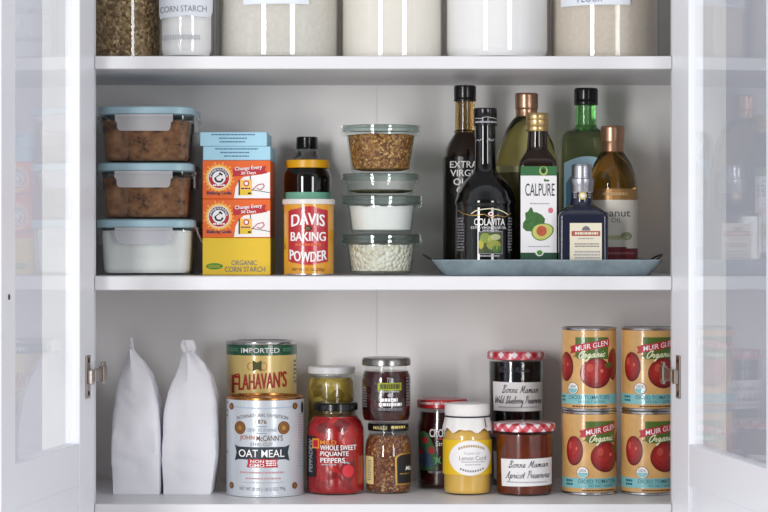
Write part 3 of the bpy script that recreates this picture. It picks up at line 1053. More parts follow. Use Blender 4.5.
d.ell(547.2, 180.6, 2.2, 1.0, BG, 1); d.ell(544.8, 180.2, 0.9, 1.5, BG, 1)
d.fine(529.5, 203, 549.5, 205, 1, PALEINK, 1, 0.6)
d.ell(550.6, 210.4, 2.6, 2.9, mat('pink_print', 'd2737f', 0.5, vary=0), 1)
# whole fruit, leaf and half fruit
d.poly([(525, 213), (528, 211.5), (530.5, 207), (532, 208), (533.5, 212), (537, 212.4), (542, 215), (545, 219), (544, 225), (539, 229), (532, 231.5), (526, 231), (522.8, 228), (523, 223), (525.6, 219.5)], mat('fruit_green_print', '3c6b33', 0.6, vary=0.25, scale=260), 1)
pts = []
for i in range(30):
    a = 2 * PI * i / 30
    x, y = 11.6 * math.cos(a), 10.0 * math.sin(a)
    y *= 0.86 + 0.14 * (-math.cos(a))
    pts.append((542.6 + x * math.cos(0.42) + y * math.sin(0.42), 231.4 - x * math.sin(0.42) * 0.8 + y * math.cos(0.42)))
c0 = (542.6, 231.4)
d.poly(pts, mat('fruit_skin_print', '4c7c34', 0.6, vary=0), 2)
d.poly([(c0[0] + (x - c0[0]) * 0.9, c0[1] + (y - c0[1]) * 0.9) for x, y in pts], mat('flesh_print', 'c5c66d', 0.6, vary=0.05), 3)
d.ell(541.5, 231, 5.2, 5.2, mat('stone_print', 'b9593a', 0.6, vary=0.2, scale=400), 4)
d.fine(528, 246, 550, 247.6, 1, PALEINK, 1, 0.6)
d.ell(539.5, 252.6, 4.2, 3.6, PAPER, 2)
d.ell(539.5, 252.6, 2.8, 2.4, GREENI, 3)
d.build('label', t)

# green flat bottle behind
l = L(587.5, 0.213, TZ, ys=0.189)
hx, hy = l.r(25.5), 0.024
t = thing('oil_bottle', 'square shouldered green glass bottle with a black cap and pale blue label', 'bottle', l.loc)
mb = MB()
mb.loft([(0, hx - 0.002, hy - 0.002, 0.006), (0.002, hx, hy, 0.008), (l.z(140), hx, hy, 0.009), (l.z(134), hx - 0.002, hy - 0.001, 0.010), (l.z(131), hx - 0.007, hy - 0.003, 0.012)], GREENB, n=8)
mb.loft([(l.z(131) + 0.0003, hx - 0.007, hy - 0.003, 0.012), (l.z(129.5), hx - 0.014, 0.0175, 0.0165), (l.z(127), l.r(11.5), l.r(11.5), l.r(11.4)), (l.z(124), l.r(10.6), l.r(10.6), l.r(10.5)), (l.z(100), l.r(10.3), l.r(10.3), l.r(10.2))], GREENG, n=8)
mb.build('bottle_glass', t)
mb = MB()
mb.lathe(l.prof([(11.8, 104.3), (12.1, 103.5), (12.1, 100), (11.7, 99.4), (12.1, 98.7), (12.1, 89), (11, 87.2), (4, 87)]), BLACK)
mb.build('screw_cap', t)
d = Decal(l, flat=-hy)
pts = [(564, 262), (564, 163)] + [(564 + 47 * i / 16, 163 - 10.5 * math.sin(PI * (0.12 + 0.76 * i / 16)) + 3.8) for i in range(17)] + [(611, 163), (611, 262)]
d.poly(pts, mat('pale_blue_label', 'aed6ea', 0.5, vary=0.03), 0)
d.poly([(x, y + 2) for x, y in [(566, 181), (571, 174), (577, 170), (577, 262), (566, 262)]], mat('mid_blue_print', '4f87a5', 0.5, vary=0.1), 1)
d.build('label', t)

# amber oil at the right end
l = L(612.6, 0.150, TZ)
R = l.r(24.6)
t = thing('peanut_oil_bottle', 'amber oil bottle with copper cap and cream label at the right end of the tray', 'bottle', l.loc)
mb = MB()
mb.lathe([(R - 0.004, 0), (R, 0.003)] + l.prof([(24.6, 192), (24.2, 184), (22.6, 175), (19, 164), (14.5, 156.5), (11.2, 152), (10.8, 146)]), AMBER)
mb.build('bottle_glass', t)
mb = MB()
mb.lathe(l.prof([(10.9, 152.6), (11.2, 151.6), (11.0, 144), (11.6, 142.5), (11.9, 141), (11.9, 128), (11, 126.2), (4, 126)]), COPPER)
mb.build('screw_cap', t)
d = Decal(l, R=R, arc=True)
d.rect(-38, 188.6, 38, 199.8, mat('antique_gold_band', 'a9804e', 0.4, 0.4, vary=0.04), 0)
d.rect(-38, 199.8, 38, 249, mat('ivory_label', 'e2ddd2', 0.5, vary=0.02), 0)
d.rect(-38, 248.4, 38, 262, mat('maroon_print', '7c2630', 0.5, vary=0.04), 1)
d.build('label', t)
d = Decal(l, R=R + 0.0003)
d.fine(600, 192.4, 626, 195.6, 1, mat('tan_ink', 'c9a777', 0.5, vary=0), 1, 0.9)
d.text('Peanut', 595, 209.2, 628, 216.6, GREYINK, 1, bold=0.01)
d.text('OIL', 609, 218, 619, 222.4, GREYINK, 1)
d.ell(624, 236, 6, 4, mat('soft_green_print', '96a07a', 0.6, vary=0.2, scale=300), 1)
d.ell(614, 237.5, 14, 2.2, mat('field_print', 'bdbb93', 0.6, vary=0.1), 1)
d.rect(598, 247, 624, 250, mat('maroon_print', '7c2630', 0.5), 1)
d.fine(604, 252, 632, 255, 1, mat('rose_ink', 'a86a6a', 0.5, vary=0), 2, 0.8)
d.build('lettering', t)

# square balsamic bottle in front
l = L(583.7, 0.085, TZ, ys=0.0585)
hx, hy = l.r(24.8), 0.0265
t = thing('balsamic_vinegar_bottle', 'squat square dark vinegar bottle with a silver cap at the front of the tray', 'bottle', l.loc)
mb = MB()
mb.loft([(0, hx - 0.002, hy - 0.002, 0.004), (0.002, hx, hy, 0.0055), (l.z(216), hx, hy, 0.006), (l.z(212.5), hx - 0.0015, hy - 0.001, 0.008), (l.z(208.5), hx - 0.008, hy - 0.005, 0.012), (l.z(205), hx - 0.0165, 0.0172, 0.0165),
         (l.z(202), l.r(11.2), l.r(11.2), l.r(11.1)), (l.z(190), l.r(10.2), l.r(10.2), l.r(10.1))], NAVYG, n=8)
mb.build('bottle_glass', t)
mb = MB()
mb.lathe(l.prof([(10.9, 192.2), (11.4, 191), (11.4, 186.5), (12, 185), (12.6, 180), (12.5, 178.6), (10.8, 177.8), (10.6, 176), (10.2, 166), (9.4, 163.8), (3, 163.3)]), SILVERC)
mb.build('stopper_cap', t)
d = Decal(l, R=l.r(11.0))
d.ell(583.5, 195.6, 4.0, 4.0, mat('pale_gold_ink', 'cdb968', 0.5, vary=0), 1)
d.ell(583.5, 195.6, 2.2, 2.2, WINK, 2)
for cx in (576.2, 590.4):
    d.fine(cx - 1.6, 192, cx + 1.6, 199, 3, PALEINK, 0, 0.5)
d.build('neck_seal', t)
d = Decal(l, flat=-hy)
d.rect(569.8, 223, 601.8, 261, CREAM, 0)
d.ell(586, 230.6, 4.2, 4.6, GREYINK, 1, a0=0, a1=PI)
d.rect(571.6, 231, 600.2, 236, mat('brick_ink', 'b0544a', 0.5, vary=0), 1)
d.fine(574, 232.2, 598, 234.8, 1, CREAM, 2, 0.9, 9)
d.fine(578, 238, 594, 239.6, 1, PALEINK, 1, 0.7)
d.fine(574, 243.4, 599, 248, 2, GREYINK, 1, 0.45, 3)
d.fine(573, 251, 600, 260, 3, PALEINK, 1, 0.5, 6)
d.build('label', t)
# ================================================================ bottom shelf
# ---------------------------------------------------------------- two white paper bags
BAGP = mat('white_bag_paper', 'edecf2', 0.7, vary=0.015, scale=20, bump=0.12)
BAGT = mat('paper_twist', 'dcdade', 0.75, vary=0.03, scale=60, bump=0.3)


def bag(name_label, left, right, knob, seed, yf=0.112):
    """left / right: (px, row) down the two edges, top to bottom"""
    px = (left[-1][0] + right[-1][0]) / 2
    l = L(px, yf + 0.042, ZB, ys=yf + 0.006)
    t = thing('paper_bag', name_label, 'bag', l.loc, 'white paper bags')
    H = l.z(knob[1])

    def edge(tab, row):
        for (x0, y0), (x1, y1) in zip(tab, tab[1:]):
            if y0 <= row <= y1:
                return x0 + (x1 - x0) * (row - y0) / (y1 - y0)
        return tab[0][0] if row < tab[0][1] else tab[-1][0]
    y_top, y_bot = left[0][1], left[-1][1]
    N = 46
    rings = []
    M = 10
    for i in range(N + 1):
        f = i / N
        row = y_bot + (y_top - y_bot) * f
        g = max(0.0, (f - 0.45) / 0.55)
        hy = 0.042 * (1 - 0.80 * g ** 1.3) + 0.002 * math.sin(f * 5)
        k = S(l.y - hy * 0.8)
        z = 0.0 if i == 0 else (HY - row) * k - l.zb
        a, b = (edge(left, row) - 384) * k - l.loc[0], (edge(right, row) - 384) * k - l.loc[0]
        cx, hx = (a + b) / 2, (b - a) / 2
        rad = 0.004 + 0.010 * f
        rad = min(rad, hx * 0.8, hy * 0.8)
        ring = []
        # square section with points along the sides for the creases
        cor = [(1, 1), (-1, 1), (-1, -1), (1, -1)]
        pts = []
        for k in range(4):
            (x0, y0), (x1, y1) = cor[k], cor[(k + 1) % 4]
            for j in range(M):
                u = j / M
                pts.append((x0 + (x1 - x0) * u, y0 + (y1 - y0) * u))
        for ux, uy in pts:
            x, y = ux * hx, uy * hy
            # round the corners
            ax, ay = abs(ux) * hx - (hx - rad), abs(uy) * hy - (hy - rad)
            if ax > 0 and ay > 0:
                d = math.hypot(ax, ay)
                if d > rad:
                    x = math.copysign(hx - rad + ax * rad / d, ux)
                    y = math.copysign(hy - rad + ay * rad / d, uy)
            # side gussets fold inward higher up
            if abs(ux) > 0.999:
                x -= math.copysign(hx * 0.28 * g, ux) * (1 - abs(uy)) * 0.8
            w = noise.noise(Vector((x * 26 + seed, y * 26, z * 17)))
            w2 = noise.noise(Vector((x * 60 + z * 50, y * 40 + seed, z * 42)))
            k_ = (0.0030 * w + 0.0052 * (0.35 - abs(w2))) * (0.25 + 0.75 * min(1, f * 4))
            # a raised centre fold on the upper front
            yy = y - (0.013 * g * max(0, 1 - abs(ux * 1.5 + 0.18)) if uy < -0.99 else 0)
            n = math.hypot(x, y) or 1
            x2, y2 = cx + x + k_ * x / n * 0.5, yy + k_ * y / n
            if i == 0:
                x2, y2 = cx + x, y
            ring.append((x2, y2, z))
        rings.append(ring)
    mb = MB()
    mb.rings(rings, BAGP)
    mb.build('bag_body', t, smooth=40)
    # the gathered twist
    kk = S(l.y - 0.006)
    kx = (knob[0] - 384) * kk - l.loc[0]
    zt = (HY - y_top) * kk - l.zb
    H = (HY - knob[1]) * kk - l.zb
    kw = knob[2] * l.s
    mb = MB()
    rr = []
    for i in range(9):
        f = i / 8
        w = kw * (0.8 + 0.6 * math.sin(f * PI * 0.9) if knob[3] else 1.0 - 0.35 * f)
        ring = []
        for j in range(24):
            a = 2 * PI * j / 24
            q = 1 + 0.22 * math.sin(a * 5 + f * 4 + seed)
            cx = ((left[0][0] + right[0][0]) / 2 - 384) * kk - l.loc[0]
            ring.append((cx + (kx - cx) * f + w * q * math.cos(a), w * 0.6 * q * math.sin(a), zt - 0.004 + (H - zt + 0.004) * f))
        rr.append(ring)
    mb.rings(rr, BAGT)
    mb.build('twisted_top', t, smooth=40)


bag('white paper bag with a thin pointed twist at the far left of the bottom shelf',
    [(129, 349), (124.5, 358), (119, 374), (115, 392), (112.8, 415), (111.8, 440), (111.2, 462), (112.4, 480), (113, 494.3)],
    [(133.5, 349), (144, 361), (151.5, 373), (154.5, 388), (158.2, 406), (159.6, 430), (160.8, 453), (160.6, 475), (160.2, 494.3)], (130.5, 337.5, 2.2, False), 1.3)
bag('white paper bag with a knotted bulky top, between the other bag and the grey tin',
    [(182.5, 352), (176.5, 366), (171, 381), (166.2, 397), (163.2, 415), (162.4, 440), (162, 456), (163, 480), (163.4, 494.3)],
    [(194.5, 352), (206, 363), (212.8, 376), (215.4, 392), (217.6, 404), (217.3, 430), (217, 456), (213.5, 480), (211.5, 494.3)], (188, 340, 4.8, True), 7.7)

# ---------------------------------------------------------------- oatmeal tins
TIN = mat('pale_grey_tin_paint', 'c4cad0', 0.28, 0.2, vary=0.01, coat=0.5)
COPRIM = mat('copper_tin_lid', 'ac713c', 0.25, 0.95, vary=0.03)
l = L(265.2, 0.130, ZB)
R = l.r(39)
H = l.z(397.2)
t = thing('oatmeal_tin', 'big pale grey oatmeal tin with round medals and a copper rim', 'tin', l.loc)
mb = MB()
mb.lathe([(R - 0.001, 0), (R + 0.0004, 0.0006), (R + 0.0004, 0.002), (R - 0.0002, 0.0028), (R - 0.0002, H - 0.001)], TIN, seg=72)
mb.build('tin_body', t)
mb = MB()
mb.lathe([(R, H - 0.001), (R + 0.0006, H - 0.0004), (R + 0.0006, H + 0.0018), (R - 0.0012, H + 0.0024), (R - 0.003, H + 0.0022), (R - 0.0035, H - 0.0002), (R - 0.02, H - 0.0003)], COPRIM, seg=72)
mb.build('tin_lid', t)
d = Decal(l, R=R - 0.0002)
BLUEG = mat('blue_grey_ink', '7f90a3', 0.5, vary=0)
BRZ = mat('bronze_ink', '94612f', 0.4, 0.3, vary=0.1, scale=500)
DKB = mat('dark_bronze_ink', '5e3b22', 0.5, vary=0)
d.line([(236, 407.6), (265, 408.6), (293, 407.6)], 1.3, mat('pale_blue_ink', 'a4b3c4', 0.5, vary=0), 1)
for x, y in ((232.6, 407.5), (296.3, 407), (232.7, 487), (296, 487)):
    d.ell(x, y, 2.4, 3.4, DKB, 1); d.ell(x, y, 1.5, 2.3, BRZ, 2)
d.text('INTERNATIONAL EXHIBITION', 238.5, 417, 289.5, 420.6, GREYINK, 1, arch=3.6, bold=0.008)
d.text('1876', 257.6, 419.8, 268.6, 424, DKB, 1, bold=0.015)
for x in (241.8, 285.4):
    d.ell(x, 428.2, 5.7, 6.6, DKB, 1); d.ell(x, 428.2, 4.8, 5.7, BRZ, 2); d.ring(x, 428.2, 3.6, 4.3, 0.5, DKB, 3)
    d.ell(x, 428.2, 1.7, 2.2, GOLD, 3)
d.rect(258, 426.2, 269, 427, BLUEG, 1); d.rect(258, 433.2, 269, 434, BLUEG, 1)
d.text('CERTIFICATE OF AWARD', 248.6, 428.6, 279, 431.9, BLUEG, 1)
d.text('JOHN', 241.6, 435.6, 256.6, 441.2, mat('rust_ink', 'a8613f', 0.45, 0.2, vary=0), 1, bold=0.02)
d.text('McCANN\u2019S', 258.4, 435.6, 284.6, 441.2, DKB, 1, bold=0.02)
d.text('STEEL CUT', 252.2, 442.8, 274.4, 446.2, GREYINK, 1, bold=0.006)
BANN = mat('dark_slate_ink', '23303a', 0.45, vary=0)
d.poly([(236.4, 445.4), (240, 447.2), (287, 447.2), (291, 445.4), (289.4, 453), (291, 461.6), (287, 459.8), (240, 459.8), (236.4, 461.6), (238.2, 453)], BANN, 1)
d.text('OAT MEAL', 240.6, 449.8, 286, 457.4, WINK, 2, bold=0.035)
d.poly([(249.6, 459.2), (280, 459.2), (278.8, 463), (280, 467.6), (248.6, 467.6), (250, 463)], RED, 2)
d.text('NON', 252.6, 460, 266, 463.2, WINK, 3, bold=0.03)
d.text('GMO', 251.6, 463.8, 266.4, 467.2, WINK, 3, bold=0.03)
d.fine(267.6, 460.4, 278, 466.8, 3, WINK, 3, 0.6)
d.fine(241, 472, 286, 474.2, 1, mat('rose_grey_ink', 'b98d94', 0.5, vary=0), 1, 0.7)
d.fine(247, 478, 283, 480, 1, mat('rose_grey_ink', 'b98d94', 0.5), 1, 0.7)
d.fine(245, 482.4, 285, 484, 1, PALEINK, 1, 0.5)
d.text('NET WT 28 OZ (1 LB 12 OZ) 793g', 241.4, 487, 287, 491.4, GREYINK, 1, arch=-0.8)
d.fine(299.4, 415, 303, 470, 20, PALEINK, 1, 0.5, 8)
d.ell(303, 409.5, 1.0, 6, INK, 1)
for y in (403, 411, 416, 453):
    d.rect(226.9, y, 228.6, y + 2.2, GREYINK, 1)
d.build('label', t)

BEIGE = mat('beige_tin_paint', 'dcc17a', 0.3, 0.1, vary=0.02, coat=0.5)
GRB = mat('deep_green_band', '145538', 0.3, vary=0.02, coat=0.5)
l = L(261.6, 0.2475, ZB)
R = l.r(35.6)
HT = (l.z(340.5)) / 2 - 0.0002
for k, lab in enumerate(('lower beige oatmeal tin of the pair behind the grey tin',
                         'beige oatmeal tin with a green band, showing its red name above the grey tin')):
    l = L(261.6, 0.2475, ZB + k * (HT + 0.0004))
    t = thing('oatmeal_tin', lab, 'tin', l.loc, 'beige oatmeal tins')
    mb = MB()
    mb.lathe([(R - 0.002, 0), (R - 0.0002, 0.0006), (R - 0.0002, 0.002), (R - 0.0008, 0.0025), (R - 0.0008, HT - 0.0045)], BEIGE, seg=64)
    mb.build('tin_body', t)
    mb = MB()
    mb.lathe([(R - 0.0004, HT - 0.0046), (R, HT - 0.004), (R, HT - 0.001), (R - 0.001, HT), (R - 0.0025, HT), (R - 0.0035, HT - 0.0015), (R - 0.02, HT - 0.002)], SILVER, seg=64)
    mb.build('tin_lid', t)
    q = 0 if k else (HT + 0.0004) / S(l.y - R)
    d = Decal(l, R=R - 0.0008, arc=True)
    d.rect(-110, 345.2 + q, 110, 355.6 + q, GRB, 0)
    d.build('green_band', t)
    d = Decal(l, R=R - 0.0008)
    d.text('IMPORTED', 243, 348 + q, 281, 353, WINK, 2, bold=0.01) if k else None
    if k:
        d.fine(227.5, 348.4, 240, 352.6, 2, mat('pale_green_ink', '5d8f72', 0.5, vary=0), 2, 0.6)
        d.fine(284, 348.4, 295, 352.6, 2, mat('pale_green_ink', '5d8f72', 0.5), 2, 0.6)
        d.poly([(254.6, 360.4), (259, 362.6), (263.4, 360.4), (263.4, 371.4), (259, 369.2), (254.6, 371.4)], mat('dark_olive_ink', '4b4a16', 0.5, vary=0), 2)
        d.ring(252.6, 366.4, 3.6, 4.2, 1.0, GOLD, 1); d.ring(265.6, 366.4, 3.6, 4.2, 1.0, GOLD, 1)
        FR = mat('brick_red_ink', 'a5301f', 0.45, vary=0)
        d.text('F', 233.4, 376, 240, 393.6, FR, 2, bold=0.03)
        d.text('LAHAVAN\u2019S', 240.6, 373.2, 287.6, 389.0, FR, 2, bold=0.03, rise=3.4)
        d.line([(233, 376.6), (241, 374.2)], 1.4, FR, 2)
        d.fine(240, 393.4, 285, 396, 1, GREYINK, 1, 0.6)
    d.fine(294.6, 361 + q, 296.4, 386 + q, 6, GREYINK, 1, 0.5)
    d.build('label', t)

# ---------------------------------------------------------------- jars
JARLID = mat('steel_jar_lid', '8d8b88', 0.25, 0.95, vary=0.03)


def jar(l, name, label, body, lid, content, cname, lidmat, group=None, inset=0.0009, fill_row=None, cat='jar'):
    """body / lid: (half width px, row) from the foot upward"""
    t = thing(name, label, cat, l.loc, group)
    p = [(r, max(z, 0.0032 - 0.0003 * k)) for k, (r, z) in enumerate(l.prof(body))]
    p[0] = (p[0][0], 0.0022)
    foot = [(p[0][0] - 0.005, 0), (p[0][0] - 0.0008, 0.0012)]
    p2 = foot + p
    mb = MB(); mb.lathe(p2, CLEAR, cap1=False); mb.build('jar_glass', t)
    ztop = l.z(fill_row) if fill_row else p[-1][1] - 0.001
    c = [(max(0.001, r - inset), max(z, 0.0022)) for r, z in p2 if z <= ztop]
    c.append((c[-1][0], ztop))
    mb = MB(); mb.lathe(c, content); o = mb.build(cname, t)
    mb = MB(); mb.lathe(l.lidprof(lid), lidmat); mb.build('lid', t)
    return t


PEPPER = speckle('red_peppers_in_brine', [(0.0, '96090f'), (0.4, 'ae1016'), (0.75, '70060c'), (1.0, 'be1c1c')], 60, 0.25, 0.5, dist=0.003, coat=0.3)
l = L(335.6, 0.140, ZB)
t = jar(l, 'pepper_jar', 'jar of bright red peppers with a black lid and white capital lettering',
        [(27.4, 492.6), (28.3, 489), (28.6, 484), (28.6, 432), (28.3, 427), (26.4, 421.5), (22.6, 416.5), (20.6, 413), (20.6, 408)],
        [(21.6, 411.5), (22.3, 410.5), (22.3, 402.5), (21.2, 400.6), (18, 400.2), (8, 400.6)], PEPPER, 'red_peppers', BLACK, fill_row=415.5)
R = l.r(28.6)
d = Decal(l, R=R + 0.0001)
d.rect(306.9, 437, 316.4, 478, mat('soft_black_ink', '17161a', 0.5, vary=0), 0)
d.text('PEPPADEW', 309.2, 440, 313, 473, PALEINK, 1, vert=True, bold=0.01)
OR_ = mat('orange_print', 'e08a28', 0.5, vary=0)
d.rect(312.8, 439, 320, 449, OR_, 1); d.rect(314, 440.6, 318.6, 447.6, RED, 2)
d.text('MILD', 320.8, 440.6, 337, 444.6, OR_, 1, bold=0.015)
d.text('WHOLE SWEET', 320.8, 445.4, 356.6, 450.4, WINK, 1, bold=0.02)
d.text('PIQUANTE', 321.2, 451.6, 349, 456.9, WINK, 1, bold=0.02)
d.text('PEPPERS', 321.2, 458, 345.4, 462.9, WINK, 1, bold=0.02)
d.fine(322, 464.2, 337, 465.6, 1, PALEINK, 1, 0.8)
d.ell(348.4, 471, 6.6, 7.4, mat('dark_red_ink', '7a0d14', 0.5, vary=0), 0)
d.ell(348.6, 471.4, 5.7, 6.4, mat('pepper_print', 'cf3038', 0.5, vary=0.1), 1)
d.line([(344.6, 463.6), (347, 462.4), (350, 464.2)], 1.2, PALEINK, 2)
d.build('label', t)

OLIVES = speckle('green_olives_in_brine', [(0.0, 'ae963f'), (0.4, '93802f'), (0.7, '6e5a1c'), (1.0, 'c2aa56')], 62, 0.25, 0.6, dist=0.003, coat=0.3)
l = L(331.6, 0.225, ZB)
t = jar(l, 'olive_jar', 'tall jar of olive green pickles with a white lid behind the red pepper jar',
        [(23.0, 486), (24.0, 482), (24.0, 384), (23.4, 380), (21.8, 377), (21.6, 370)],
        [(22.8, 374.4), (23.6, 373.8), (23.6, 366.6), (22.8, 365.2), (8, 364.8)], OLIVES, 'green_pickles', mat('white_metal_lid', 'd9d8da', 0.35, vary=0.01), fill_row=377)

MUST = speckle('seed_mustard', [(0.0, '70381c'), (0.3, '4c220f'), (0.6, '96602f'), (0.85, '7a4022'), (1.0, 'c49a66')], 380, 0.35, 1.0, coat=0.3)
l = L(388.2, 0.1475, ZB)
t = jar(l, 'mustard_jar', 'jar of brown whole seed mustard with a black lid below the dark red jar', 
        [(21.6, 492.6), (22.2, 488), (23.2, 470), (23.5, 455), (23.3, 446), (22, 440), (19.6, 435.6), (18.8, 433), (18.8, 428)],
        [(20, 431.6), (20.4, 430.8), (20.4, 422.6), (19.6, 421.3), (8, 421.1)], MUST, 'seed_mustard', BLACK, fill_row=434.5)
d = Decal(l, R=l.r(20.4))
d.text('MAILLE', 373.4, 426.4, 387.4, 429.6, mat('pale_gold_ink', 'cdb968', 0.5), 0, bold=0.03)
d.fine(391, 426.2, 405, 429.4, 1, mat('pale_gold_ink', 'cdb968', 0.5), 0, 0.8)
d.build('lid_print', t)
R = l.r(23.5)
d = Decal(l, R=R + 0.0001)
d.poly([(365.0, 456.6), (373.4, 457.4), (373.6, 485), (366.0, 484.6)], mat('pale_yellow_label', 'd9c987', 0.5, vary=0.03), 0)
d.fine(368, 461, 371.4, 482, 9, GREYINK, 1, 0.4)
d.build('side_label', t)
d = Decal(l, R=R + 0.0001)
pts = [(395.4, 485.4), (394.8, 459)] + [(394.8 + 8.6 * (1 - math.cos(PI / 2 * i / 6)), 459 - 5.6 * math.sin(PI / 2 * i / 6)) for i in range(1, 7)] + [(411, 453.2), (411, 485.4)]
d.poly(pts, GOLD, 0)
d.poly([(403 + (x - 403) * 0.84 + 0.8, 470 + (y - 470) * 0.9) for x, y in pts], INK, 1)
d.text('Ma', 405.2, 466.6, 410.4, 471, WINK, 2, shear=0.3, bold=0.01)
d.fine(399.6, 473.6, 409, 475.4, 1, GOLD, 2, 0.6)
d.build('label', t)
TOPM = (HY - 421.1) * l.s        # world height of that lid

DKRED = speckle('dark_red_tomatoes_in_oil', [(0.0, '250407'), (0.4, '3d0709'), (0.7, '160203'), (1.0, '500c0e')], 60, 0.2, 0.4, dist=0.003, coat=0.4)
l = L(386.3, 0.1475, TOPM)
t = jar(l, 'tomato_jar', 'dark red jar with a steel lid and green logo standing on the mustard jar',
        [(22.6, 418.6), (24, 415), (24.6, 408), (24.6, 381), (24.2, 375.5), (22.6, 371.5), (20.6, 369), (20.4, 362)],
        [(23.6, 366.4), (24.4, 365.6), (24.4, 359.6), (23.4, 356.6), (20, 355.9), (8, 356.2)], DKRED, 'red_tomatoes', JARLID, fill_row=370.5)
R = l.r(24.6)
d = Decal(l, R=R + 0.0001)
d.text('The', 386.8, 377.8, 393.6, 382.6, PALEINK, 1, shear=0.3, bold=0.01)
d.rect(377.6, 383, 401.4, 390.6, mat('lime_logo', '99a51f', 0.5, vary=0.06, scale=300), 0)
d.fine(379.4, 384.2, 400, 389.6, 1, mat('dark_olive_ink', '4b4a16', 0.5), 1, 0.9, 12)
d.fine(377.6, 391.2, 399, 392.6, 1, PALEINK, 1, 0.9)
d.ell(390.4, 395.4, 3.0, 2.2, PALEINK, 1)
d.fine(381, 398.4, 397.4, 401.8, 1, WINK, 1, 1.0, 21)
d.fine(377, 403, 401.4, 406.2, 1, WINK, 1, 1.0, 22)
d.fine(376.4, 408, 402, 410.8, 1, GREYINK, 1, 1.0, 23)
d.fine(362.6, 388, 367, 409, 8, GREYINK, 1, 0.5, 24)
d.fine(406, 378, 409.6, 408, 10, GREYINK, 1, 0.5, 25)
d.build('label', t)

JAMRED = mat('strawberry_jam', '2e0708', 0.15, coat=0.5, vary=0.3, scale=90)
REDLID = mat('red_metal_lid', 'b01a24', 0.3, vary=0.02, coat=0.4)
l = L(442.2, 0.2145, ZB)
t = jar(l, 'jam_jar', 'dark jam jar with a plain red lid and leaf print behind the cloth topped jar',
        [(24.4, 486.5), (25.4, 482), (25.6, 470), (25.6, 430), (25.2, 424), (23.6, 418), (23, 412), (23, 402)],
        [(24.8, 409), (25.6, 408), (25.6, 399), (24.6, 396.9), (21, 396.6), (8, 397)], JAMRED, 'strawberry_jam', REDLID, fill_row=411)
d = Decal(l, R=l.r(25.6))
d.text('Sweetened with Fruit', 419, 401.6, 446, 404.8, WINK, 0, bold=0.02)
d.build('lid_print', t)
R = l.r(25.6)
d = Decal(l, R=R + 0.0001)
LEAF = mat('leaf_print', '2f5a34', 0.6, vary=0.3, scale=300)
BLUP = mat('dusk_blue_print', '2f4660', 0.6, vary=0.3, scale=300)
SBR = mat('strawberry_print', '9c1c24', 0.6, vary=0.1)
d.poly([(418, 436), (422, 431), (428, 434), (431, 441), (435, 449), (436, 458), (438, 464), (434, 470), (427, 471), (419, 471)], LEAF, 0)
d.poly([(418.6, 446), (424, 450), (431, 456), (433, 466), (426, 468), (418.6, 464)], BLUP, 1)
for cx, cy_, rx, ry in ((424.6, 440.6, 3.2, 3.4), (431, 450.6, 3.2, 3.8), (421, 452, 2.2, 2.6)):
    d.ell(cx, cy_, rx, ry, SBR, 2)
d.poly([(436, 455), (438, 459), (440, 456), (439, 461), (441, 464), (437, 462), (434, 465), (435, 460), (432.6, 457), (435.6, 458)], mat('star_leaf_print', '5c9a63', 0.6, vary=0), 2)
d.text('CROFTER\u2019S', 429.2, 429.2, 461, 437.2, WINK, 2, bold=0.012)
d.fine(438, 438.2, 455, 440, 1, RED, 2, 0.9)
d.text('Strawberry', 435.4, 441.4, 462, 447.6, WINK, 2, shear=0.15)
d.text('NET WT 16.5 OZ', 428, 471, 458, 473.4, PALEINK, 2)
d.build('label', t)

CURD = mat('lemon_curd', 'd9ae52', 0.3, coat=0.4, vary=0.03, scale=25)
l = L(467.2, 0.133, ZB)
CLOTH = mat('white_cotton_cloth', 'e4e2e0', 0.85, vary=0.02, scale=80, bump=0.25)
t = thing('lemon_curd_jar', 'pale yellow curd jar with a tied white cloth over its lid', 'jar', l.loc)
body = [(23.0, 493), (24.0, 489), (24.2, 480), (24.2, 438), (23.4, 433), (21.6, 429), (20.6, 425), (20.6, 416)]
p = [(l.r(20), 0), (l.r(22.4), 0.0012)] + [(r, max(z, 0.002)) for r, z in l.prof(body)]
mb = MB(); mb.lathe(p, CLEAR, cap1=False); mb.build('jar_glass', t)
mb = MB(); mb.lathe([(max(0.001, r - 0.0016), max(z, 0.0022)) for r, z in p], CURD); mb.build('lemon_curd', t)
mb = MB()
rs = []
nseg = 72
prof = [(8, 402.3), (17, 402.5), (20.8, 403.2), (22.2, 405.2), (22.5, 409), (22.6, 413), (22.0, 415.3), (22.3, 417), (23.2, 421), (24.2, 425), (24.9, 429)]
for k, (w, row) in enumerate(prof):
    ring = []
    for i in range(nseg):
        a = 2 * PI * i / nseg
        f = max(0, (k - 5)) / 5
        fold = 1 + 0.020 * math.sin(11 * a + 0.6 * math.sin(3 * a)) * (f + 0.25 * (3 < k < 8))
        zz = l.z(row) + (0.0021 * math.sin(7 * a + 1) + 0.0014 * math.sin(12 * a)) * (f ** 2)
        ring.append((l.r(w) * fold * math.cos(a), l.r(w) * fold * math.sin(a), zz))
    rs.append(ring)
inner = [[(x * 0.985, y * 0.985, z) for x, y, z in r] for r in reversed(rs[6:])]
mb.rings(rs + inner, CLOTH, cap1=False)
cl = mb.build('cloth_cover', t)
mb = MB()
rr = l.r(22.9)
n = 40
ringpts = []
for i in range(n):
    a = 2 * PI * i / n
    ring = []
    for j in range(8):
        b = 2 * PI * j / 8
        ring.append(((rr + 0.0009 * math.cos(b)) * math.cos(a), (rr + 0.0009 * math.cos(b)) * math.sin(a), l.z(415.6) + 0.0011 * math.sin(b)))
    ringpts.append(ring)
ringpts.append(ringpts[0])
mb.rings(ringpts, mat('dark_elastic_cord', '2a2c36', 0.6), cap0=False, cap1=False)
bmesh.ops.remove_doubles(mb.bm, verts=mb.bm.verts[:], dist=1e-5)
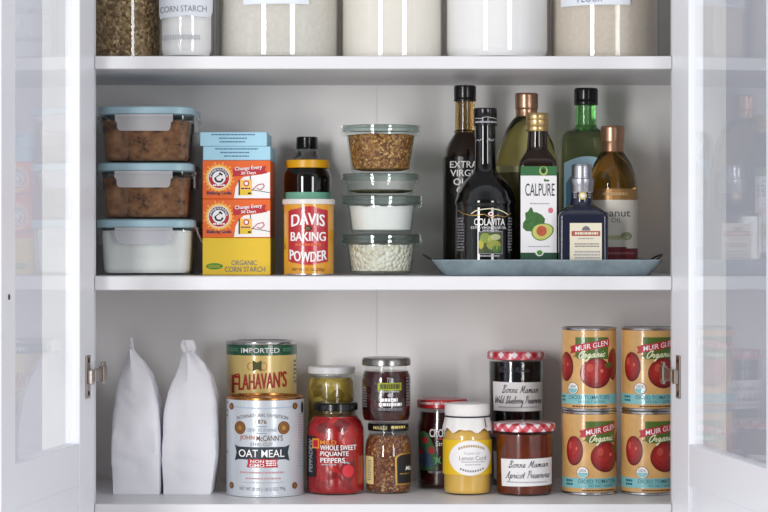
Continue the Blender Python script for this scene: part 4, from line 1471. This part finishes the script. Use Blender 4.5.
mb.tube([(l.r(17), -l.r(15.5), l.z(417)), (l.r(17.4), -l.r(16.4), l.z(421)), (l.r(18.2), -l.r(17.0), l.z(426))], 0.0006, mat('dark_elastic_cord', '2a2c36', 0.6), 6)
mb.build('cord', t)
R = l.r(24.2)
d = Decal(l, R=R + 0.0001, arc=True)
d.rect(-38, 440.4, 37.5, 475.4, mat('lemon_yellow_label', 'e3bb22', 0.45, vary=0.02), 0)
d.build('label_band', t)
d = Decal(l, R=R + 0.0004)
d.ell(469.4, 458.2, 21.0, 17.8, CREAM, 0, n=40)
d.ell(469.4, 458.2, 20.2, 17.0, PAPER, 1, n=40)
GILT = mat('antique_gold_ink', 'a88d4e', 0.5, vary=0)
for k in range(11):
    u = (k - 5) / 5
    d.rect(470.5 + 12 * u - 0.8, 444.9 + 2.6 * u * u, 470.5 + 12 * u + 0.7, 447.3 + 2.6 * u * u, GILT, 2)
d.text('Superior', 463, 451.8, 480, 455.4, PALEINK, 2)
d.text('Lemon Curd', 458.6, 456, 485, 460.4, GREYINK, 2)
d.fine(460, 461.6, 484, 463, 1, PALEINK, 2, 0.7)
d.fine(464, 464.4, 480, 465.8, 1, PALEINK, 2, 0.7)
for k in range(10):
    u = (k - 4.5) / 4.5
    d.rect(471 + 11 * u - 0.8, 470.4 - 2.4 * u * u, 471 + 11 * u + 0.7, 472.4 - 2.4 * u * u, GREYINK, 2)
d.build('label', t)

# ---------------------------------------------------------------- preserves with gingham lids
GING = gingham('red_white_gingham')
SOFTINK = mat('soft_black_script_ink', '45434a', 0.6, vary=0)
APRI = mat('apricot_preserve', '642308', 0.2, coat=0.4, vary=0.22, scale=70)
BLUEJ = mat('blueberry_preserve', '0d0a12', 0.15, coat=0.4, vary=0.1, scale=70)
CHERRY = mat('dark_preserve', '4a1210', 0.2, coat=0.4, vary=0.2, scale=70)


def preserve(l, label, lidw, bw, top, foot, content, cname, k=1.0):
    h = foot - top
    return jar(l, 'preserve_jar', label,
               [(bw * 0.965, foot - 3), (bw * 0.985, foot - h * 0.2), (bw, top + h * 0.26), (bw, top + 13 * k)],
               [(lidw * 0.97, top + 13.2 * k), (lidw, top + 12.2 * k), (lidw, top + 4 * k), (lidw * 0.985, top + 1.8 * k), (lidw * 0.94, top + 0.7 * k), (lidw * 0.6, top)],
               content, cname, GING, 'preserve jars with gingham lids', fill_row=top + 13.6 * k)


def preserve_print(l, bw, box, lines, rise, emb):
    R = l.r(bw)
    d = Decal(l, R=R + 0.0001)
    x0, y0, x1, y1 = box
    d.poly([(x0, y0 + rise / 2), (x1, y0 - rise / 2), (x1, y1 - rise / 2), (x0 + 0.8, y1 + rise / 2)], PAPER, 0)
    for t_, a, b, c, e, m, sh in lines:
        d.script(t_, a, b, c, e, m, 0.58, 1, sh, rise * 0.6)
    d.fine(x0 + 5, y1 - 4.6, x1 - 5, y1 - 2.8, 1, PALEINK, 1, 0.7)
    return d


l = L(524.4, 0.1305, ZB)
t = preserve(l, 'apricot preserve jar with a red gingham lid at the front, beside the cloth topped jar', 30.8, 28.6, 419.4, 495.4, APRI, 'apricot_preserve')
d = preserve_print(l, 28.5, (500, 459, 551, 486.4), (
    ('Bonne Maman', 507, 461, 547, 467.6, INK, 0.4), ('Apricot Preserves', 504, 471.2, 548, 478.4, SOFTINK, 0.4)), 1.2, 0)
d.build('label', t)
l = L(516.3, 0.2545, ZB)
t = preserve(l, 'low dark red preserve jar tucked behind the apricot jar, under the blueberry one', 29, 26.6, 421.8, 487.5, CHERRY, 'dark_preserve')
d = preserve_print(l, 26.5, (492.5, 452, 540, 480), (('Bonne Maman', 499, 456, 536, 462, INK, 0.35),), 0, 0)
d.build('label', t)
ZL = (HY - 421.8) * l.s
l = L(516.3, 0.2545, ZL)
t = preserve(l, 'nearly black blueberry preserve jar with a gingham lid, raised behind the apricot jar', 29.3, 27.5, 349, 420.8, BLUEJ, 'blueberry_preserve', 0.86)
d = preserve_print(l, 27.4, (492.0, 382.4, 541, 411.4), (
    ('Bonne Maman', 500.6, 385.6, 537, 393, INK, 0.4), ('Wild Blueberry Preserves', 494.4, 396.4, 540, 403.6, SOFTINK, 0.4)), -0.5, 0)
d.script('Bonne Maman', 498, 367, 528, 372.4, mat('embossed_glass_line', '45444f', 0.2, vary=0), 0.5, 0)
d.build('label', t)

# ---------------------------------------------------------------- tomato cans
TAN = mat('tan_can_label', 'd2a568', 0.3, vary=0.16, scale=38, coat=0.4)
TGREEN = mat('can_green_panel', '4f6b26', 0.35, vary=0.05, coat=0.4)
TRED = mat('banner_red', 'b51f33', 0.45, vary=0.03)
TOM = mat('tomato_print', '861a1b', 0.35, vary=0.08, scale=60, coat=0.4)
TOM2 = mat('tomato_print_red', '9a2020', 0.35, vary=0.08, scale=60, coat=0.4)
TOM3 = mat('tomato_print_warm', 'a92c28', 0.35, vary=0.08, scale=60, coat=0.4)
TOM4 = mat('tomato_print_soft', 'bf5044', 0.4, vary=0.05, scale=60)
TOMHI = mat('tomato_print_gleam', 'd9705c', 0.4, vary=0)
TOMD = mat('tomato_print_edge', '611114', 0.4, vary=0)
TEAL = mat('teal_print', '7fbcc0', 0.35, vary=0.02, coat=0.4)
TEALD = mat('teal_dark_ink', '2f5f68', 0.45, vary=0)
BRN = mat('umber_ink', '6d4a28', 0.5, vary=0)
RPX = 27.5


def tomato_can(px, zb, row_top, label, a0):
    l = L(px, 0.138, zb)
    t = thing('tomato_can', label, 'can', l.loc, 'cans of diced tomatoes')
    R = l.r(RPX)
    H = 82.75 * l.s
    mb = MB()
    mb.lathe([(R - 0.0025, 0.0), (R - 0.0003, 0.0004), (R + 0.0002, 0.0014), (R - 0.0002, 0.0028), (R - 0.0014, 0.0034), (R - 0.0008, 0.0040)], SILVER, seg=64)
    mb.lathe([(R - 0.0008, 0.0040), (R - 0.0004, 0.0044), (R - 0.0004, H - 0.0044), (R - 0.0008, H - 0.0040)], TAN, seg=64, cap0=False, cap1=False)
    mb.lathe([(R - 0.0008, H - 0.0040), (R - 0.0014, H - 0.0034), (R - 0.0002, H - 0.0028), (R + 0.0002, H - 0.0014), (R - 0.0003, H - 0.0003), (R - 0.0022, H), (R - 0.003, H - 0.0018), (R - 0.006, H - 0.0022), (R - 0.012, H - 0.0012), (R - 0.02, H - 0.0018)], SILVER, seg=64)
    mb.build('can_body', t)
    d = Decal(l, R=R - 0.0004, arc=True, a0=a0, eps=0.00016)
    # rows measured from the can's own top edge
    T = HY - (l.zb + H) / S(l.y - R)

    def y(v):
        return T + v
    d.poly([(-6.2, y(9.6)), (29, y(9.6)), (29, y(31.5)), (-3, y(31.5)), (-6.2, y(29))], TGREEN, 0)
    d.poly([(-12.6, y(19)), (-9, y(18.2)), (-7, y(17.4)), (30, y(11)), (30, y(18.6)), (-4, y(24.4)), (-8, y(25.4)), (-12.6, y(26)), (-10.8, y(22.6))], TRED, 2)
    d.text('MUIR GLEN', -5.6, y(15.4), 28, y(20.6), WINK, 3, bold=0.022, rise=6.2)
    d.script('Organic', -2, y(22.6), 25, y(29.6), mat('pale_lime_ink', 'e6e8c4', 0.5, vary=0), 1.0, 3, 0.5, 1.6)
    for cx, cy_, rx, ry in ((15.6, 45.6, 16.8, 15.2), (-18.6, 39.4, 10.0, 14.8), (37, 37, 8.5, 16)):
        b_ = 1 if cx < 30 else 0
        d.ell(cx, y(cy_), rx, ry, TOMD, b_)
        d.ell(cx - rx * 0.05, y(cy_) - ry * 0.04, rx * 0.92, ry * 0.92, TOM, b_ + 1)
        if cx < 30:
            d.ell(cx - rx * 0.10, y(cy_) - ry * 0.10, rx * 0.76, ry * 0.74, TOM2, 3)
            d.ell(cx - rx * 0.18, y(cy_) - ry * 0.18, rx * 0.52, ry * 0.50, TOM3, 4)
            d.ell(cx - rx * 0.40, y(cy_) - ry * 0.36, rx * 0.20, ry * 0.26, TOM4, 5)
            d.ell(cx + rx * 0.32, y(cy_) - ry * 0.16, rx * 0.10, ry * 0.11, TOMHI, 5)
    d.line([(-8.6, y(29.8)), (-6, y(27.6)), (2, y(27))], 0.7, BRN, 1)
    for q in range(5):
        a = PI * (0.15 + 0.7 * q / 4)
        d.line([(30, y(35)), (30 + 6.5 * math.cos(a), y(35) + 6.5 * math.sin(a))], 1.3, TGREEN, 3)
    d.ell(-9.2, y(61), 6.4, 6.0, BRN, 1); d.ell(-9.2, y(61), 5.8, 5.5, WINK, 2)
    d.ell(-9.2, y(61), 5.2, 4.9, TEAL, 3, a0=PI, a1=2 * PI)
    d.text('USDA', -13, y(57.6), -5.4, y(60.2), TEALD, 3, bold=0.01)
    d.rect(-86.2, y(66.6), 86.2, y(76.6), TEAL, 1)
    d.text('DICED TOMATOES', -13.4, y(67.8), 30, y(71.6), TEALD, 2, bold=0.012)
    d.text('NO SALT ADDED', -3, y(72.8), 25, y(75.4), TEALD, 2)
    d.fine(-29, y(68.4), -20, y(75.4), 2, TEALD, 2, 0.6)
    d.fine(-10, y(78), 28, y(80), 1, BRN, 2, 0.8)
    d.build('label', t)
    return H


h = tomato_can(589.2, ZB, 0, 'tomato can low in the left column, beside the apricot jar on the bottom shelf', 0)
tomato_can(589.0, ZB + h + 0.0004, 0, 'tomato can on top of the left column, beside the blueberry jar', -10.5)
h = tomato_can(648.2, ZB, 0, 'tomato can low in the right column, next to the open right door', 0)
tomato_can(648.4, ZB + h + 0.0004, 0, 'tomato can on top of the right column, partly behind the door hinge', -2.5)
# ================================================================ top shelf: big storage jars (their tops are above the frame)
SEEDS = speckle('puffed_grain_flakes', [(0.0, '8d7250'), (0.3, '6a5234'), (0.6, 'b59a70'), (0.85, '9b805a'), (1.0, 'd6c098')], 230, 0.7, 1.0, dist=0.003)
OATF = mat('oat_flour', 'd4d1cc', 0.9, vary=0.05, scale=160, bump=0.2)
CREAMF = mat('pale_flour', 'e8e4de', 0.9, vary=0.02, scale=90, bump=0.15)
WSUG = mat('white_cake_flour', 'eeeef2', 0.9, vary=0.01, scale=90, bump=0.1)
BEIGEF = mat('wholemeal_flour', 'd2c8bd', 0.9, vary=0.05, scale=200, bump=0.2)
JGLASS = thin_glass('storage_jar_glass', (0.97, 0.97, 0.95), 0.01, 0.06)
TAPE = mat('pale_blue_tape', 'dfe4ec', 0.6, vary=0.01)


def canister(px, w, y, H, content, cname, label, fill=0.9, round_=0.006):
    l = L(px, y, ZT)
    R = l.r(w)
    t = thing('storage_jar', label, 'jar', l.loc, 'storage jars on the top shelf')
    mb = MB()
    mb.lathe([(R - round_ - 0.002, 0), (R - round_ * 0.4, round_ * 0.3), (R, round_), (R, H - 0.004), (R - 0.001, H)], JGLASS, seg=72, cap1=False)
    mb.build('jar_glass', t)
    mb = MB()
    rr = R - 0.0035
    mb.lathe([(rr - round_, 0.004), (rr - round_ * 0.3, 0.0052), (rr, 0.004 + round_), (rr, H * fill), (rr * 0.6, H * fill + 0.003)], content, seg=72)
    c = mb.build(cname, t)
    c['kind'] = 'stuff'
    mb = MB()
    mb.lathe([(R - 0.002, H + 0.0002), (R + 0.0002, H + 0.001), (R + 0.0002, H + 0.013), (R - 0.001, H + 0.016), (R * 0.35, H + 0.016), (0.011, H + 0.019), (0.012, H + 0.030), (0.009, H + 0.033)], mat('jar_lid_glass', 'c9cdce', 0.15, 0.3, vary=0), seg=72)
    mb.build('lid', t)
    return t, l, R


canister(124.5, 37.4, 0.13, 0.16, SEEDS, 'puffed_grain', 'glass jar of brown grain flakes at the left end of the top shelf')
t, l, R = canister(186.5, 27.2, 0.075, 0.115, WSUG, 'corn_starch', 'small round glass jar with a handwritten corn starch tape', round_=0.010)
d = Decal(l, R=R)
d.poly([(158, -25), (214, -25), (213.2, 10), (211.6, 15.6), (206, 16.4), (190, 15.4), (172, 17), (161.6, 18), (159.8, 14)], TAPE, 0)
d.text('CORN STARCH', 161.4, 5.4, 208, 11.6, GREYINK, 1, rise=1.0)
d.fine(162.4, 34.5, 202, 39.5, 1, mat('faded_ink', 'c3c4c8', 0.5, vary=0), 0, 1.0, 3)
d.line([(160.4, 21.6), (163, 19.4), (165, 17.2)], 0.8, GREYINK, 0)
d.build('tape_label', t)
t, l, R = canister(278, 61.6, 0.135, 0.19, OATF, 'oat_flour', 'widest glass jar on the top shelf, full of greyish oat flour')
d = Decal(l, R=R)
d.poly([(244.6, -30), (312, -30), (311.4, 3.4), (246, 4.0)], TAPE, 0)
d.build('tape_label', t)
canister(392, 51.6, 0.13, 0.18, CREAMF, 'pale_flour', 'plain unlabelled glass jar of creamy flour in the middle of the top shelf')
canister(497, 52.4, 0.12, 0.18, WSUG, 'white_cake_flour', 'glass jar of pure white flour right of centre on the top shelf', round_=0.012)
t, l, R = canister(604, 54.6, 0.14, 0.19, BEIGEF, 'wholemeal_flour', 'glass jar of beige wholemeal flour at the right end of the top shelf')
d = Decal(l, R=R)
d.poly([(557, -30), (625.6, -30), (625.2, 4.4), (557.6, 4.8)], TAPE, 0)
d.text('FLOUR', 573, -6, 597, 1.6, mat('blue_pen_ink', '5a6b8c', 0.5, vary=0), 1)
d.build('tape_label', t)

# ================================================================ light and camera
def area(name, loc, target, w, h, power, col=(1, 1, 1)):
    ld = bpy.data.lights.new(name, 'AREA')
    ld.shape = 'RECTANGLE'
    ld.size, ld.size_y = w, h
    ld.energy = power
    ld.color = col
    o = bpy.data.objects.new(name, ld)
    COL.objects.link(o)
    o.location = loc
    o.rotation_euler = (Vector(target) - Vector(loc)).to_track_quat('-Z', 'Y').to_euler()
    return o


area('window_light', (-1.55, -3.1, 0.22), (0, 0.1, 0), 0.5, 1.6, 76, (1.0, 0.99, 0.985))
area('far_window_light', (1.7, -3.2, 0.2), (0, 0.1, 0), 0.6, 1.5, 42, (0.97, 0.98, 1.0))
w = bpy.data.worlds.new('room_daylight')
scene.world = w
w.use_nodes = True
bg = w.node_tree.nodes['Background']
bg.inputs[0].default_value = (0.96, 0.97, 1.0, 1)
# the room: bright ceiling and side walls, a darker wall behind the lens
wn, wl = w.node_tree.nodes.new, w.node_tree.links.new
wt = wn('ShaderNodeTexCoord')
ws = wn('ShaderNodeSeparateXYZ')
wl(wt.outputs['Generated'], ws.inputs[0])
wm = wn('ShaderNodeMapRange')
wm.interpolation_type = 'SMOOTHSTEP'
for k_, v_ in ((1, -0.97), (2, -0.55), (3, 0.14), (4, 0.95)):
    wm.inputs[k_].default_value = v_
wl(ws.outputs[1], wm.inputs[0])
wl(wm.outputs[0], bg.inputs[1])

cam = bpy.data.cameras.new('camera')
co = bpy.data.objects.new('camera', cam)
COL.objects.link(co)
co.location = (0, -D, 0)
co.rotation_euler = (PI / 2, 0, 0)
cam.sensor_width = 36
cam.lens = F / 768 * 36
cam.shift_x = 0
cam.shift_y = -(256 - HY) / 768
cam.clip_start = 0.05
scene.camera = co
scene.view_settings.view_transform = 'Standard'
scene.view_settings.look = 'None'
scene.view_settings.gamma = 1
scene.view_settings.exposure = -0.17
scene.cycles.use_denoising = True
scene.cycles.max_bounces = 12
scene.cycles.diffuse_bounces = 8
scene.cycles.transparent_max_bounces = 32
scene.cycles.transmission_bounces = 10
scene.cycles.sample_clamp_indirect = 6
# parts that look different from the rest of their thing
SAY = {'aqua_lid_plastic': 'aqua plastic lid', 'frosted_clip_plastic': 'frosted snap clip', 'milky_plastic_lid': 'milky white plastic lid', 'yellow_metal_lid': 'yellow metal lid',
       'copper_foil': 'copper coloured cap', 'gold_cap': 'gold coloured cap', 'silver_cap': 'silver coloured cap', 'white_metal_lid': 'white metal lid', 'red_metal_lid': 'red metal lid',
       'steel_jar_lid': 'steel lid', 'copper_tin_lid': 'copper rimmed lid', 'red_white_gingham': 'red and white gingham lid', 'brushed_nickel': 'nickel metal fitting',
       'dark_wire': 'dark wire handle', 'white_cotton_cloth': 'white cloth tied over the lid', 'deep_green_band': 'dark green band', 'sea_green_label': 'sea green label'}
for o in scene.objects:
    if o.type == 'MESH' and o.parent and o.data.materials and o.data.materials[0].name in SAY:
        o['label'] = SAY[o.data.materials[0].name]
bpy.context.view_layer.update()
